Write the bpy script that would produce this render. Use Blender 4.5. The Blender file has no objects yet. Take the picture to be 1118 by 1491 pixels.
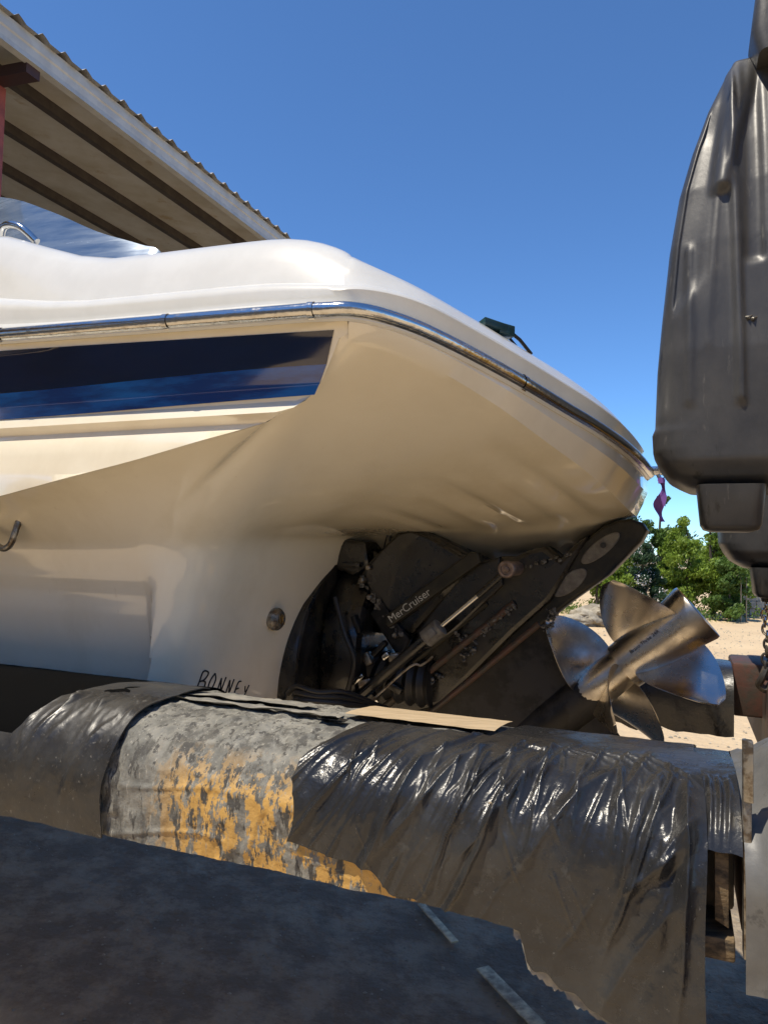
import bpy, bmesh, math, random
from mathutils import Vector, Matrix, noise
random.seed(7)
S = bpy.context.scene
COL = S.collection
# ------------------------------------------------------------------ camera
CAMZ = 1.75
cd = bpy.data.cameras.new('camera'); cam = bpy.data.objects.new('camera', cd); COL.objects.link(cam)
pit, rol = math.radians(2.8), math.radians(1.2)
F0 = Vector((0, math.cos(pit), math.sin(pit))); U0 = Vector((0, -math.sin(pit), math.cos(pit))); R0 = Vector((1, 0, 0))
CR = R0*math.cos(rol) + U0*math.sin(rol); CU = -R0*math.sin(rol) + U0*math.cos(rol)
m = Matrix((CR, CU, -F0)).transposed().to_4x4(); m.translation = (0, 0, CAMZ)
cam.matrix_world = m
cd.sensor_fit = 'VERTICAL'; cd.sensor_height = 36; cd.lens = 1050/1491*36
cd.clip_start = .02; cd.clip_end = 2000
S.camera = cam
# ------------------------------------------------------------------ light
SUN_EL, SUN_AZ = math.radians(66), math.radians(238)      # azimuth clockwise from +Y: behind the camera, to the left
sdir = Vector((math.sin(SUN_AZ)*math.cos(SUN_EL), math.cos(SUN_AZ)*math.cos(SUN_EL), math.sin(SUN_EL)))
w = bpy.data.worlds.new('World'); S.world = w; w.use_nodes = True
nt = w.node_tree; nt.nodes.clear()
sky = nt.nodes.new('ShaderNodeTexSky'); sky.sky_type = 'NISHITA'; sky.sun_disc = False
sky.sun_elevation = SUN_EL; sky.sun_rotation = SUN_AZ; sky.altitude = 1200; sky.air_density = .85; sky.dust_density = 0; sky.ozone_density = 6.0
bg = nt.nodes.new('ShaderNodeBackground'); bg.inputs[1].default_value = .086
wo = nt.nodes.new('ShaderNodeOutputWorld')
tn = nt.nodes.new('ShaderNodeMix'); tn.data_type = 'RGBA'; tn.blend_type = 'MULTIPLY'; tn.inputs['Factor'].default_value = 1; tn.inputs['B'].default_value = (.86, 1.13, 1.30, 1)   # clear deep-blue day
nt.links.new(sky.outputs[0], tn.inputs['A']); nt.links.new(tn.outputs['Result'], bg.inputs[0]); nt.links.new(bg.outputs[0], wo.inputs[0])
sl = bpy.data.lights.new('sun', 'SUN'); sl.energy = 2.9; sl.angle = math.radians(.5); sl.color = (1, .91, .76)
so = bpy.data.objects.new('sun', sl); COL.objects.link(so); so.rotation_euler = sdir.to_track_quat('Z', 'Y').to_euler()
S.view_settings.view_transform = 'Standard'; S.view_settings.look = 'None'; S.view_settings.exposure = .86; S.view_settings.gamma = 1
S.view_settings.use_curve_mapping = False
S.cycles.max_bounces = 8
# ------------------------------------------------------------------ frame of the boat: a forward, b across, z up from the eye
Fd = Vector((-.925, .38, 0)).normalized(); Td = Vector((.38, .925, 0)).normalized(); O = Vector((-.064, 1.25, CAMZ))
def P(a, b, z): return O + Fd*a + Td*b + Vector((0, 0, z))
GZ = -CAMZ
# ------------------------------------------------------------------ materials
def mat(name, col, rough=.5, metal=0, coat=0, spec=.5, noise_scale=None, col2=None, lo=.4, hi=.6, bump=0, bscale=60, bdist=.004, detail=8, stretch=None, rough2=None, coords='Object', distortion=0):
    M = bpy.data.materials.new(name); M.use_nodes = True; n = M.node_tree; B = n.nodes['Principled BSDF']
    B.inputs['Base Color'].default_value = (*col, 1); B.inputs['Roughness'].default_value = rough; B.inputs['Metallic'].default_value = metal
    B.inputs['Coat Weight'].default_value = coat; B.inputs['Coat Roughness'].default_value = .04; B.inputs['Specular IOR Level'].default_value = spec
    tc = n.nodes.new('ShaderNodeTexCoord'); src = tc.outputs[coords]
    if stretch:
        mp = n.nodes.new('ShaderNodeMapping'); mp.inputs['Scale'].default_value = stretch; mp.inputs['Rotation'].default_value = (0, 0, math.radians(-22.3))
        n.links.new(src, mp.inputs[0]); src = mp.outputs[0]
    if col2:
        t = n.nodes.new('ShaderNodeTexNoise'); t.inputs['Scale'].default_value = noise_scale; t.inputs['Detail'].default_value = detail; t.inputs['Roughness'].default_value = .65
        t.inputs['Distortion'].default_value = distortion
        n.links.new(src, t.inputs['Vector'])
        r = n.nodes.new('ShaderNodeMapRange'); r.inputs['From Min'].default_value = lo; r.inputs['From Max'].default_value = hi
        n.links.new(t.outputs[0], r.inputs[0])
        mx = n.nodes.new('ShaderNodeMix'); mx.data_type = 'RGBA'; mx.inputs['A'].default_value = (*col, 1); mx.inputs['B'].default_value = (*col2, 1)
        n.links.new(r.outputs[0], mx.inputs['Factor']); n.links.new(mx.outputs['Result'], B.inputs['Base Color'])
        if rough2 is not None:
            rr = n.nodes.new('ShaderNodeMapRange'); rr.inputs['To Min'].default_value = rough; rr.inputs['To Max'].default_value = rough2
            n.links.new(r.outputs[0], rr.inputs[0]); n.links.new(rr.outputs[0], B.inputs['Roughness'])
    if bump:
        t2 = n.nodes.new('ShaderNodeTexNoise'); t2.inputs['Scale'].default_value = bscale; t2.inputs['Detail'].default_value = 6; t2.inputs['Roughness'].default_value = .6
        n.links.new(src, t2.inputs['Vector'])
        bp = n.nodes.new('ShaderNodeBump'); bp.inputs['Strength'].default_value = bump; bp.inputs['Distance'].default_value = bdist
        n.links.new(t2.outputs[0], bp.inputs['Height']); n.links.new(bp.outputs[0], B.inputs['Normal'])
    return M
def layer(M, col, scale, lo, hi, stretch=None, rough=None, detail=8, w=0):
    """one more noise-shaped patch of another colour over a material's base colour"""
    n = M.node_tree; B = n.nodes['Principled BSDF']
    tc = n.nodes.new('ShaderNodeTexCoord'); src = tc.outputs['Object']
    mp = n.nodes.new('ShaderNodeMapping'); mp.inputs['Location'].default_value = (w*3.1, w*1.7, w*2.3); mp.inputs['Scale'].default_value = stretch or (1, 1, 1); mp.inputs['Rotation'].default_value = (0, 0, math.radians(-22.3))
    n.links.new(src, mp.inputs[0])
    t = n.nodes.new('ShaderNodeTexNoise'); t.inputs['Scale'].default_value = scale; t.inputs['Detail'].default_value = detail; t.inputs['Roughness'].default_value = .7
    n.links.new(mp.outputs[0], t.inputs['Vector'])
    r = n.nodes.new('ShaderNodeMapRange'); r.inputs['From Min'].default_value = lo; r.inputs['From Max'].default_value = hi
    n.links.new(t.outputs[0], r.inputs[0])
    mx = n.nodes.new('ShaderNodeMix'); mx.data_type = 'RGBA'; mx.inputs['B'].default_value = (*col, 1)
    inp = B.inputs['Base Color']
    if inp.links: n.links.new(inp.links[0].from_socket, mx.inputs['A'])
    else: mx.inputs['A'].default_value = inp.default_value
    n.links.new(r.outputs[0], mx.inputs['Factor']); n.links.new(mx.outputs['Result'], inp)
    if rough is not None:
        ri = B.inputs['Roughness']; m2 = n.nodes.new('ShaderNodeMix'); m2.inputs['B'].default_value = rough
        if ri.links: n.links.new(ri.links[0].from_socket, m2.inputs['A'])
        else: m2.inputs['A'].default_value = ri.default_value
        n.links.new(r.outputs[0], m2.inputs['Factor']); n.links.new(m2.outputs['Result'], ri)
    return r
GEL = mat('cream_gelcoat', (.85, .775, .61), .10, coat=1, noise_scale=7, col2=(.81, .73, .565), lo=.35, hi=.7, bump=.02, bscale=5, bdist=.01)
DECK = mat('white_gelcoat', (.70, .69, .64), .2, coat=.4, noise_scale=9, col2=(.66, .65, .60), bump=.04, bscale=6, bdist=.01)
layer(GEL, (.66, .57, .42), 34, .66, .76, stretch=(1, 1, .22), rough=.3, w=4)
layer(GEL, (.74, .655, .49), 2.2, .5, .72, stretch=(1, 1, .6), w=11)
NAVY = mat('navy_stripe', (.003, .006, .026), .06, coat=1, noise_scale=3, col2=(.004, .009, .04), stretch=(1, 1, 5))
BLUE = mat('blue_stripe', (.010, .10, .36), .09, coat=1, noise_scale=4, col2=(.006, .03, .15), stretch=(1, 1, 6))
TAN = mat('tan_pinstripe', (.42, .33, .22), .2, coat=.5)
CHROME = mat('stainless', (.62, .62, .61), .13, metal=1, noise_scale=30, col2=(.42, .40, .37), lo=.5, hi=.7, rough2=.3, bump=.35, bscale=45, bdist=.003)
DULL = mat('dull_steel', (.33, .31, .27), .38, metal=.8, noise_scale=60, col2=(.14, .11, .08), lo=.45, hi=.6, bump=.2, bscale=120)
BRONZE = mat('worn_stainless_propeller', (.66, .62, .55), .2, metal=1, noise_scale=14, col2=(.40, .37, .33), lo=.35, hi=.65, rough2=.4, bump=.08, bscale=50, bdist=.003)
DRV = mat('black_drive_paint', (.006, .006, .006), .2, spec=.5, coat=.3, noise_scale=11, col2=(.018, .015, .010), lo=.45, hi=.7, rough2=.75, bump=.15, bscale=40)
layer(DRV, (.05, .042, .022), 6, .55, .75, rough=.5, w=5)
layer(DRV, (.11, .10, .08), 90, .68, .76, rough=.9, w=1)
DRV2 = mat('worn_drive_paint', (.024, .023, .022), .5, spec=.3, noise_scale=13, col2=(.008, .008, .008), lo=.45, hi=.55, rough2=.4, bump=.2, bscale=30)
layer(DRV2, (.12, .11, .095), 70, .66, .72, rough=.9, w=4)
BRASSY = mat('algae_stained_paint', (.032, .028, .018), .45, spec=.35, noise_scale=15, col2=(.011, .011, .008), lo=.4, hi=.6, bump=.2)
RUSTY = mat('red_brown_primer', (.085, .04, .026), .6, noise_scale=25, col2=(.045, .038, .026), bump=.2)
SCALE_ = mat('grey_scale_deposit', (.17, .16, .135), .9, noise_scale=130, col2=(.06, .055, .045), lo=.45, hi=.55, bump=.8, bscale=150, bdist=.006)
RUBBER = mat('black_rubber', (.012, .012, .012), .45, bump=.2, bscale=80)
ANODE = mat('zinc_anode', (.17, .16, .135), .6, noise_scale=60, col2=(.11, .10, .085), bump=.3, bscale=90)
LETTER = mat('faded_white_print', (.5, .5, .44), .5)
INK = mat('black_marker', (.012, .010, .010), .6)
SHEET = mat('black_plastic_sheet', (.020, .020, .0205), .22, noise_scale=5, col2=(.052, .051, .048), lo=.45, hi=.75, rough2=.42, bump=.45, bscale=34, bdist=.006)
layer(SHEET, (.16, .155, .14), 160, .64, .72, rough=.8, w=2)
layer(SHEET, (.075, .074, .068), 22, .60, .74, rough=.55, w=6, detail=14)
SHEET2 = mat('dusty_black_sheet', (.022, .021, .020), .26, noise_scale=8, col2=(.05, .047, .041), lo=.4, hi=.7, rough2=.6, bump=.3, bscale=30, bdist=.005)
layer(SHEET2, (.15, .14, .12), 120, .6, .7, rough=.8, w=3)
GREY = mat('grey_tarpaulin', (.095, .095, .092), .45, noise_scale=8, col2=(.16, .157, .145), lo=.35, hi=.7, bump=.3, bscale=25)
layer(GREY, (.09, .088, .08), 40, .58, .66, rough=.7, w=5)
PAD = mat('worn_grey_padding', (.30, .29, .255), .85, noise_scale=22, col2=(.17, .165, .145), lo=.4, hi=.65, bump=.7, bscale=45, bdist=.008)
TAPE = mat('worn_tape', (.18, .175, .155), .7, noise_scale=35, col2=(.30, .28, .235), bump=.6, bscale=50, bdist=.004)
WOOD = mat('bare_wood', (.52, .40, .25), .8, noise_scale=14, col2=(.36, .27, .16), stretch=(1, 14, 14), bump=.35, bscale=20)
OLDW = mat('dirty_timber', (.20, .14, .075), .85, noise_scale=16, col2=(.05, .038, .025), lo=.4, hi=.6, stretch=(1, 6, 6), bump=.5, bscale=30)
STEEL = mat('dirty_black_steel', (.03, .027, .024), .55, noise_scale=25, col2=(.10, .07, .04), lo=.5, hi=.65, bump=.3, bscale=60)
RED = mat('rusty_red_steel', (.085, .035, .024), .65, noise_scale=20, col2=(.05, .04, .03), lo=.42, hi=.6, bump=.35, bscale=50)
YEL = mat('forklift_yellow', (.5, .28, .03), .5, noise_scale=12, col2=(.3, .17, .03), bump=.1)
TANKM = mat('black_polyethylene', (.040, .040, .041), .40, noise_scale=6, col2=(.070, .068, .064), lo=.4, hi=.7, stretch=(1, 1, .8), rough2=.45, bump=.15, bscale=70, bdist=.003)
layer(TANKM, (.014, .014, .014), 17, .60, .66, stretch=(1, 1, .25), w=2)
layer(TANKM, (.13, .125, .11), 45, .62, .74, stretch=(1.4, 1.4, .25), rough=.7, w=7)
PURPLE = mat('purple_ribbon', (.22, .10, .42), .6)
ROOFM = mat('galvanised_roof', (.34, .33, .31), .5, metal=.2, noise_scale=2.5, col2=(.25, .23, .2), lo=.4, hi=.65, bump=.05)
SOFF = mat('aged_roof_underside', (.56, .54, .49), .6, metal=.0, noise_scale=1.6, col2=(.45, .41, .33), lo=.4, hi=.65)
layer(SOFF, (.36, .27, .15), 2.2, .58, .7, w=3)
FASC = mat('pale_metal_fascia', (.5, .5, .47), .45, metal=.1, noise_scale=5, col2=(.42, .42, .40), bump=.1, bscale=12)
PURL = mat('dark_purlin_steel', (.06, .05, .042), .6, noise_scale=6, col2=(.04, .03, .028))
COLR = mat('red_painted_steel', (.30, .075, .06), .55, noise_scale=5, col2=(.2, .05, .045), bump=.1)
WALLM = mat('pale_concrete_block', (.45, .41, .35), .85, noise_scale=6, col2=(.33, .30, .25), bump=.3, bscale=30)
BARK = mat('grey_bark', (.10, .08, .06), .9, noise_scale=20, col2=(.06, .05, .04), bump=.5)
PETAL = mat('white_petals', (.8, .8, .78), .6)
ROCK = mat('pale_rubble', (.42, .38, .30), .9, noise_scale=5, col2=(.25, .22, .17), bump=.7, bscale=14, bdist=.03)
SUNSTREAK = mat('painted_sun_streak', (.80, .70, .45), .8, noise_scale=9, col2=(.34, .28, .19), lo=.45, hi=.6, bump=.2)  # pale colour of the sunlight streaks laid on the ground
WINDS = mat('smoked_acrylic_sky_streaks', (.08, .13, .22), .14, coat=1, noise_scale=2.2, col2=(.22, .27, .33), lo=.35, hi=.75, stretch=(1, 6, 16), rough2=.35, metal=.25)  # blue-grey streaks are reflected sky painted into the acrylic colour
def leafmat(name, c1, c2):
    M = mat(name, c1, .5, noise_scale=1.3, col2=c2, lo=.35, hi=.65)
    n = M.node_tree; B = n.nodes['Principled BSDF']; B.inputs['Specular IOR Level'].default_value = .4
    out = [k for k in n.nodes if k.type == 'OUTPUT_MATERIAL'][0]
    tr = n.nodes.new('ShaderNodeBsdfTranslucent'); mxs = n.nodes.new('ShaderNodeMixShader'); mxs.inputs[0].default_value = .38
    if B.inputs['Base Color'].links: n.links.new(B.inputs['Base Color'].links[0].from_socket, tr.inputs[0])
    n.links.new(B.outputs[0], mxs.inputs[1]); n.links.new(tr.outputs[0], mxs.inputs[2]); n.links.new(mxs.outputs[0], out.inputs[0])
    return M
LEAFA = leafmat('bright_leaves', (.19, .29, .035), (.27, .38, .06)); LEAFB = leafmat('mid_leaves', (.09, .17, .035), (.15, .24, .05)); LEAFC = leafmat('dark_leaves', (.03, .075, .04), (.055, .11, .045))
# ------------------------------------------------------------------ object helpers
def tag(o, label=None, cat=None, group=None, kind=None):
    if label: o['label'] = label
    if cat: o['category'] = cat
    if group: o['group'] = group
    if kind: o['kind'] = kind
    return o
def empty(name, loc, label, cat, group=None):
    o = bpy.data.objects.new(name, None); COL.objects.link(o); o.location = loc; o.empty_display_size = .1
    return tag(o, label, cat, group)
def rootloc(p):
    l = Vector()
    while p is not None: l = l + p.location; p = p.parent
    return l
def obj(name, V, Fc, M, parent=None, smooth=True, sharp=35, mats=None, fm=None):
    me = bpy.data.meshes.new(name); off = rootloc(parent)
    me.from_pydata([tuple(Vector(v)-off) for v in V], [], Fc); me.update()
    for x in (mats or [M]): me.materials.append(x)
    if fm: me.polygons.foreach_set('material_index', fm)
    if smooth:
        me.polygons.foreach_set('use_smooth', [True]*len(me.polygons))
        if sharp: me.set_sharp_from_angle(angle=math.radians(sharp))
    o = bpy.data.objects.new(name, me); COL.objects.link(o); o.parent = parent
    return o
class MB:
    def __init__(s): s.v = []; s.f = []
    def add(s, V, Fc):
        k = len(s.v); s.v += [Vector(v) for v in V]; s.f += [tuple(i+k for i in f) for f in Fc]; return s
    def grid(s, rows, close_u=False):
        n = len(rows[0]); V = [p for r in rows for p in r]; Fc = []
        for i in range(len(rows)-1):
            for j in range(n if close_u else n-1):
                j2 = (j+1) % n; Fc.append((i*n+j, i*n+j2, (i+1)*n+j2, (i+1)*n+j))
        return s.add(V, Fc)
    def box(s, c, ax, ay, az, bev=0):
        c, ax, ay, az = map(Vector, (c, ax, ay, az))
        if not bev:
            V = [c+ax*i+ay*j+az*k for i in (-1, 1) for j in (-1, 1) for k in (-1, 1)]
            return s.add(V, [(0, 1, 3, 2), (4, 6, 7, 5), (0, 4, 5, 1), (2, 3, 7, 6), (0, 2, 6, 4), (1, 5, 7, 3)])
        bm = bmesh.new(); bmesh.ops.create_cube(bm, size=2)
        L = (ax.length, ay.length, az.length)
        for v in bm.verts: v.co = Vector((v.co.x*L[0], v.co.y*L[1], v.co.z*L[2]))
        bmesh.ops.bevel(bm, geom=bm.edges[:], offset=bev, segments=2, affect='EDGES', profile=.5)
        bm.verts.ensure_lookup_table()
        u = (ax.normalized(), ay.normalized(), az.normalized())
        s.add([c+u[0]*v.co.x+u[1]*v.co.y+u[2]*v.co.z for v in bm.verts], [tuple(q.index for q in f.verts) for f in bm.faces]); bm.free(); return s
    def tube(s, pts, r, n=12, caps=True):
        pts = [Vector(p) for p in pts]; rr = r if isinstance(r, (list, tuple)) else [r]*len(pts); rows = []; prev = None
        for i, p in enumerate(pts):
            d = (pts[min(i+1, len(pts)-1)]-pts[max(i-1, 0)]).normalized()
            if prev is None: u = d.orthogonal().normalized()
            else: u = (prev - d*prev.dot(d)).normalized()
            prev = u; v = d.cross(u)
            rows.append([p+(u*math.cos(t)+v*math.sin(t))*rr[i] for t in [2*math.pi*k/n for k in range(n)]])
        s.grid(rows, True)
        if caps:
            k = len(s.v)-n*len(rows); s.f.append(tuple(reversed(range(k, k+n)))); s.f.append(tuple(range(len(s.v)-n, len(s.v))))
        return s
    def extrude(s, poly, fn, d0, d1, bev=0):
        """polygon poly (list of 2-tuples) pushed between depths d0, d1; fn(p, d) gives the point"""
        n = len(poly)
        def inset(k):
            if not k: return poly
            c = []
            A = sum(poly[i][0]*poly[(i+1) % n][1]-poly[(i+1) % n][0]*poly[i][1] for i in range(n)); sg = 1 if A > 0 else -1
            for i in range(n):
                p0, p1, p2 = Vector(poly[i-1]), Vector(poly[i]), Vector(poly[(i+1) % n])
                e1 = (p1-p0).normalized(); e2 = (p2-p1).normalized()
                n1 = Vector((-e1.y, e1.x))*sg; n2 = Vector((-e2.y, e2.x))*sg; h = (n1+n2)
                h = h/max(.35, h.length_squared/2) if h.length > 1e-6 else n1
                c.append(p1+h*k)
            return c
        sgn = 1 if d1 > d0 else -1
        rings = [(inset(bev), d0), (inset(bev*.3), d0+sgn*bev*.3), (poly, d0+sgn*bev), (poly, d1-sgn*bev), (inset(bev*.3), d1-sgn*bev*.3), (inset(bev), d1)] if bev else [(poly, d0), (poly, d1)]
        rows = [[fn(p, d) for p in r] for r, d in rings]
        s.grid(rows, True); k = len(s.v)-n*len(rows)
        s.f.append(tuple(range(k, k+n))); s.f.append(tuple(reversed(range(len(s.v)-n, len(s.v)))))
        return s
    def obj(s, name, M, parent=None, **k): return obj(name, s.v, s.f, M, parent, **k)
def lerp(a, b, t): return a+(b-a)*t
def interp(x, pts):
    if x <= pts[0][0]: return pts[0][1]
    for (x0, y0), (x1, y1) in zip(pts, pts[1:]):
        if x <= x1: return lerp(y0, y1, (x-x0)/(x1-x0))
    return pts[-1][1]
def spline(pts, n):
    """Catmull-Rom through points, n steps per span"""
    pts = [Vector(p) for p in pts]; out = []
    for i in range(len(pts)-1):
        p0, p1, p2, p3 = pts[max(i-1, 0)], pts[i], pts[i+1], pts[min(i+2, len(pts)-1)]
        for k in range(n):
            t = k/n; out.append(.5*((2*p1)+(p2-p0)*t+(2*p0-5*p1+4*p2-p3)*t*t+(3*p1-p0-3*p2+p3)*t**3))
    out.append(pts[-1]); return out
def nz(x, y, z=0, s=1): return noise.noise(Vector((x*s, y*s, z*s)))
def sm(x): x = max(0, min(1, x)); return x*x*(3-2*x)
# ------------------------------------------------------------------ ground
def ground():
    M = mat('sandy_yard', (.66, .51, .32), .95, noise_scale=.6, col2=(.57, .43, .27), lo=.35, hi=.65, bump=1, bscale=9, bdist=.05)
    n = M.node_tree; B = n.nodes['Principled BSDF']
    geo = n.nodes.new('ShaderNodeNewGeometry')
    # shade under the lifted boat painted into the sand colour, with ragged borders
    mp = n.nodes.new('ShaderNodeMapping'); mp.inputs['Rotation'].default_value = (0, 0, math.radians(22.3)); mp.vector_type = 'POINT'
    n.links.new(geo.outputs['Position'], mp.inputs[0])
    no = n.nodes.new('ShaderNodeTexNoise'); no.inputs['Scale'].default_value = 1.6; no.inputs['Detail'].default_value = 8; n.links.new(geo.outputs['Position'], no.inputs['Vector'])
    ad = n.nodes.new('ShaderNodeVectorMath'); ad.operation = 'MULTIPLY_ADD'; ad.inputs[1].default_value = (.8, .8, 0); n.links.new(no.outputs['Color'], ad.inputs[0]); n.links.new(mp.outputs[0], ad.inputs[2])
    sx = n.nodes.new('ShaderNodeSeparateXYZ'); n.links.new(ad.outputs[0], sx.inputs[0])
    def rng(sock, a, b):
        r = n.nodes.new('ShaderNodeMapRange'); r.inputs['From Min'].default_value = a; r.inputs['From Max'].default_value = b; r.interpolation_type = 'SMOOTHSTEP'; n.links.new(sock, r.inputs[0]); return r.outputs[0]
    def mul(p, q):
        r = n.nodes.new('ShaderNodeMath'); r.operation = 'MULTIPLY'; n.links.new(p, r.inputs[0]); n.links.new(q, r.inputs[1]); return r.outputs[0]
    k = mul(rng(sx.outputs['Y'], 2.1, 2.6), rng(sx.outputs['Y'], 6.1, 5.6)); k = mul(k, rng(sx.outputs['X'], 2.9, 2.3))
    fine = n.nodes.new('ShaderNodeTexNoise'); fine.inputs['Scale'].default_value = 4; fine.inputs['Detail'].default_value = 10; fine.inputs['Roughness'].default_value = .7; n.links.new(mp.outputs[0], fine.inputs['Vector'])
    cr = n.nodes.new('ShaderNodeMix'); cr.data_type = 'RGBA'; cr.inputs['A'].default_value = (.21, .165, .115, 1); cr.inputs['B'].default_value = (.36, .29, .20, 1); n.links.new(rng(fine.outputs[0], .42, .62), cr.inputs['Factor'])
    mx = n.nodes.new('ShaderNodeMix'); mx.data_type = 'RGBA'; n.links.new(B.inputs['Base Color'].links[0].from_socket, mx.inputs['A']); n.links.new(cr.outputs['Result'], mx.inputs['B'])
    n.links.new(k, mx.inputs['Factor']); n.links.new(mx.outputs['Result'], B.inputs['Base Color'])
    # fine grid near the camera, coarse far away
    xs = [-600, -200, -80, -40, -20, -12]+[-8+.16*i for i in range(101)]+[12, 20, 40, 80, 200, 600]
    ys = [-600, -200, -80, -40, -20, -8]+[-3+.16*i for i in range(151)]+[28, 40, 80, 200, 600]
    rows = [[Vector((x, y, (.035*nz(x, y, 0, .7)+.014*nz(x, y, 3, 3)) if abs(x) < 13 and -9 < y < 27 else 0)) for x in xs] for y in ys]
    tag(MB().grid(rows).obj('ground', M), kind='structure')
ground()
def pebbles():
    b = MB(); rnd = random.Random(4)
    for i in range(2600):
        x = rnd.uniform(1, 9); y = rnd.uniform(6, 17); r = rnd.uniform(.006, .02)*(1 if rnd.random() < .93 else 2)
        c = Vector((x, y, .035*nz(x, y, 0, .7)+.014*nz(x, y, 3, 3)+r*.2)); V = []
        for k in range(5): t = k*1.257+rnd.random()*.5; V.append(c+Vector((math.cos(t)*r, math.sin(t)*r*.8, 0))*rnd.uniform(.8, 1.1))
        V.append(c+Vector((0, 0, r*.7)))
        b.add(V, [(k, (k+1) % 5, 5) for k in range(5)])
    for i in range(1500):
        x = rnd.uniform(-2.4, 2.2); y = rnd.uniform(2.3, 5.2); r = rnd.uniform(.0025, .009); c = Vector((x, y, .035*nz(x, y, 0, .7)+.014*nz(x, y, 3, 3)+r*.1)); V = []
        for k in range(5): t = k*1.257+rnd.random()*.5; V.append(c+Vector((math.cos(t)*r, math.sin(t)*r*.8, 0))*rnd.uniform(.8, 1.1))
        b.add(V+[c+Vector((0, 0, r*.7))], [(k, (k+1) % 5, 5) for k in range(5)])
    tag(b.obj('gravel', ROCK, smooth=False), 'small pale stones scattered over the sandy yard', 'gravel', kind='stuff')
pebbles()
# ------------------------------------------------------------------ boat
HB = 1.0     # centreline
boat = empty('motorboat', P(2.5, 1, GZ+1.15), 'cream and navy striped motorboat with swim platform and black sterndrive, carried on the padded forks', 'boat')
def tp(a): return 1 if a < 2.6 else math.sqrt(max(0, 1-((a-2.6)/3.5)**2))
def PB(a, b, z):
    t = tp(a); b2 = HB+(b-HB)*t
    return P(a, b2, z+.10*max(0, a-2.6)+(.06*max(0, a-3)**2 if z < -.1 else 0))
AFT = [(.04, 0, .421), (.008, .006, .420), (-.030, .035, .417), (-.080, .095, .407), (-.130, .165, .389), (-.183, .25, .367), (-.228, .32, .346), (-.292, .45, .316), (-.350, .56, .288), (-.398, .68, .262), (-.433, .83, .237), (-.448, 1.0, .225)]
SIDE_A = [6.05, 5.9, 5.6, 5.2, 4.7, 4.2, 3.6, 3.0, 2.5, 2.1, 1.8, 1.5, 1.25, 1.1, .97, .85, .74, .64, .55, .47, .40, .34, .28, .23, .19, .15, .11, .08]
def zrail(a): return .421+.036*min(a, 1)+.03*max(0, a-1)
aft_s = spline(AFT, 5)
half = [(a, 0.0, zrail(a), 's') for a in SIDE_A] + [(p.x, p.y, p.z, 'a') for p in aft_s]
NH = len(half)
def mirror_cols(fn):
    """fn(i) gives a (a,b,z) triple for column i of the near half; returns the full path"""
    near = [fn(i) for i in range(NH)]
    return near + [(a, 2*HB-b, z) for a, b, z in reversed(near[:-1])]
def nrm2(i):
    p0 = Vector(half[max(i-1, 0)][:2]); p1 = Vector(half[min(i+1, NH-1)][:2]) if i < NH-1 else Vector((half[i-1][0], 2*HB-half[i-1][1]))
    d = (p1-p0).normalized(); return Vector((-d.y, d.x))       # points outward (-b on the side, -a aft)
N2 = [nrm2(i) for i in range(NH)]
for i in range(NH):
    if half[i][3] == 's' and i < NH: 
        N2[i] = Vector((0, -1))
def offs(i, out, dz):
    a, b, z, k = half[i]; n = N2[i]
    return (a+n.x*out, b+n.y*out, z+dz)
def aftness(i): return sm((half[i][1])/.9) if half[i][3] == 'a' else 0
# profile of the near topside (b as a function of height)
PROF = [(-.3, .02), (.05, .012), (.13, .010), (.20, .024), (.232, .043), (.239, .037), (.248, .026), (.262, .038), (.272, .046), (.30, .041), (.34, .028), (.38, .016), (.41, .006), (.5, .004)]
def prof(z, a): return interp(z, PROF)
KN = [(0, .386), (.035, .372), (.06, .325), (.09, .287), (.13, .256), (.176, .237), (.3, .207), (.489, .164), (.871, .09), (1.5, .0), (2.5, -.08), (4, -.10), (6.1, -.06)]
def zk(a): return interp(a, KN)
def liphigh(i): return lerp(.048, .125, aftness(i))
# side topside panels
ZL = sorted(set([-.12+.02*i for i in range(18)]+[.232, .236, .239, .243, .248, .255, .262, .267, .272]+[.286+.012*i for i in range(18)]+[.5, .55, .6, .7]))
def side_panel(zfun_top, zfun_bot, a0, a1, n, rows, out, far=False, astep=None):
    R = []
    for k in range(len(ZL)):
        r = []
        for j in range(n+1):
            a = lerp(a0, a1, (j/n)**1.6); z = max(zfun_bot(a), min(zfun_top(a), ZL[k]))
            b = prof(z, a)-out
            if far: b = 2*HB-b
            r.append(PB(a, b, z))
        R.append(r if not far else r[::-1])
    return R
hull = MB()
for far in (False, True):
    hull.grid(side_panel(lambda a: zrail(a)-.012, zk, .012, 6.05, 70, 40, 0, far))
# lip under the rail on the aft side, from the corner round
def U(i):   # outer top border of the undercut
    a, b, z, k = half[i]
    if k == 's' or a > .012: zz = zk(a); return (a, prof(zz, a), zz)
    return offs(i, -.014-.012*aftness(i), -liphigh(i))
def Lw(i):  # inner border: lower side, corner, transom top
    a, b, z, k = half[i]
    if a > .60: return (a, .165, -.012)
    # run the rest by arc length along (a .60 -> .50) corner, then b .22 -> 1
    s = (i-I60)/(NH-1-I60)
    if s < .30:
        t = s/.30*math.pi/2; r = .16
        a2 = lerp(.60, .44+r, min(1, s/.12)); 
        if s <= .12: return (a2, .165, -.012)
        t = (s-.12)/.18*math.pi/2
        return (.44+r-r*math.sin(t), .165+r-r*math.cos(t), lerp(-.012, .0, (s-.12)/.18))
    q = (s-.30)/.70
    b2 = lerp(.165+.16, 1.0, q); return (.44, b2, lerp(.0, .035, math.sin(q*math.pi/2)))
I60 = min(i for i in range(NH) if half[i][0] <= .60)
for i in range(NH):
    pass
rows = []
top0 = mirror_cols(lambda i: offs(i, .0, -.006) if not (half[i][3] == 's' or half[i][0] > .012) else U(i))
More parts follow.
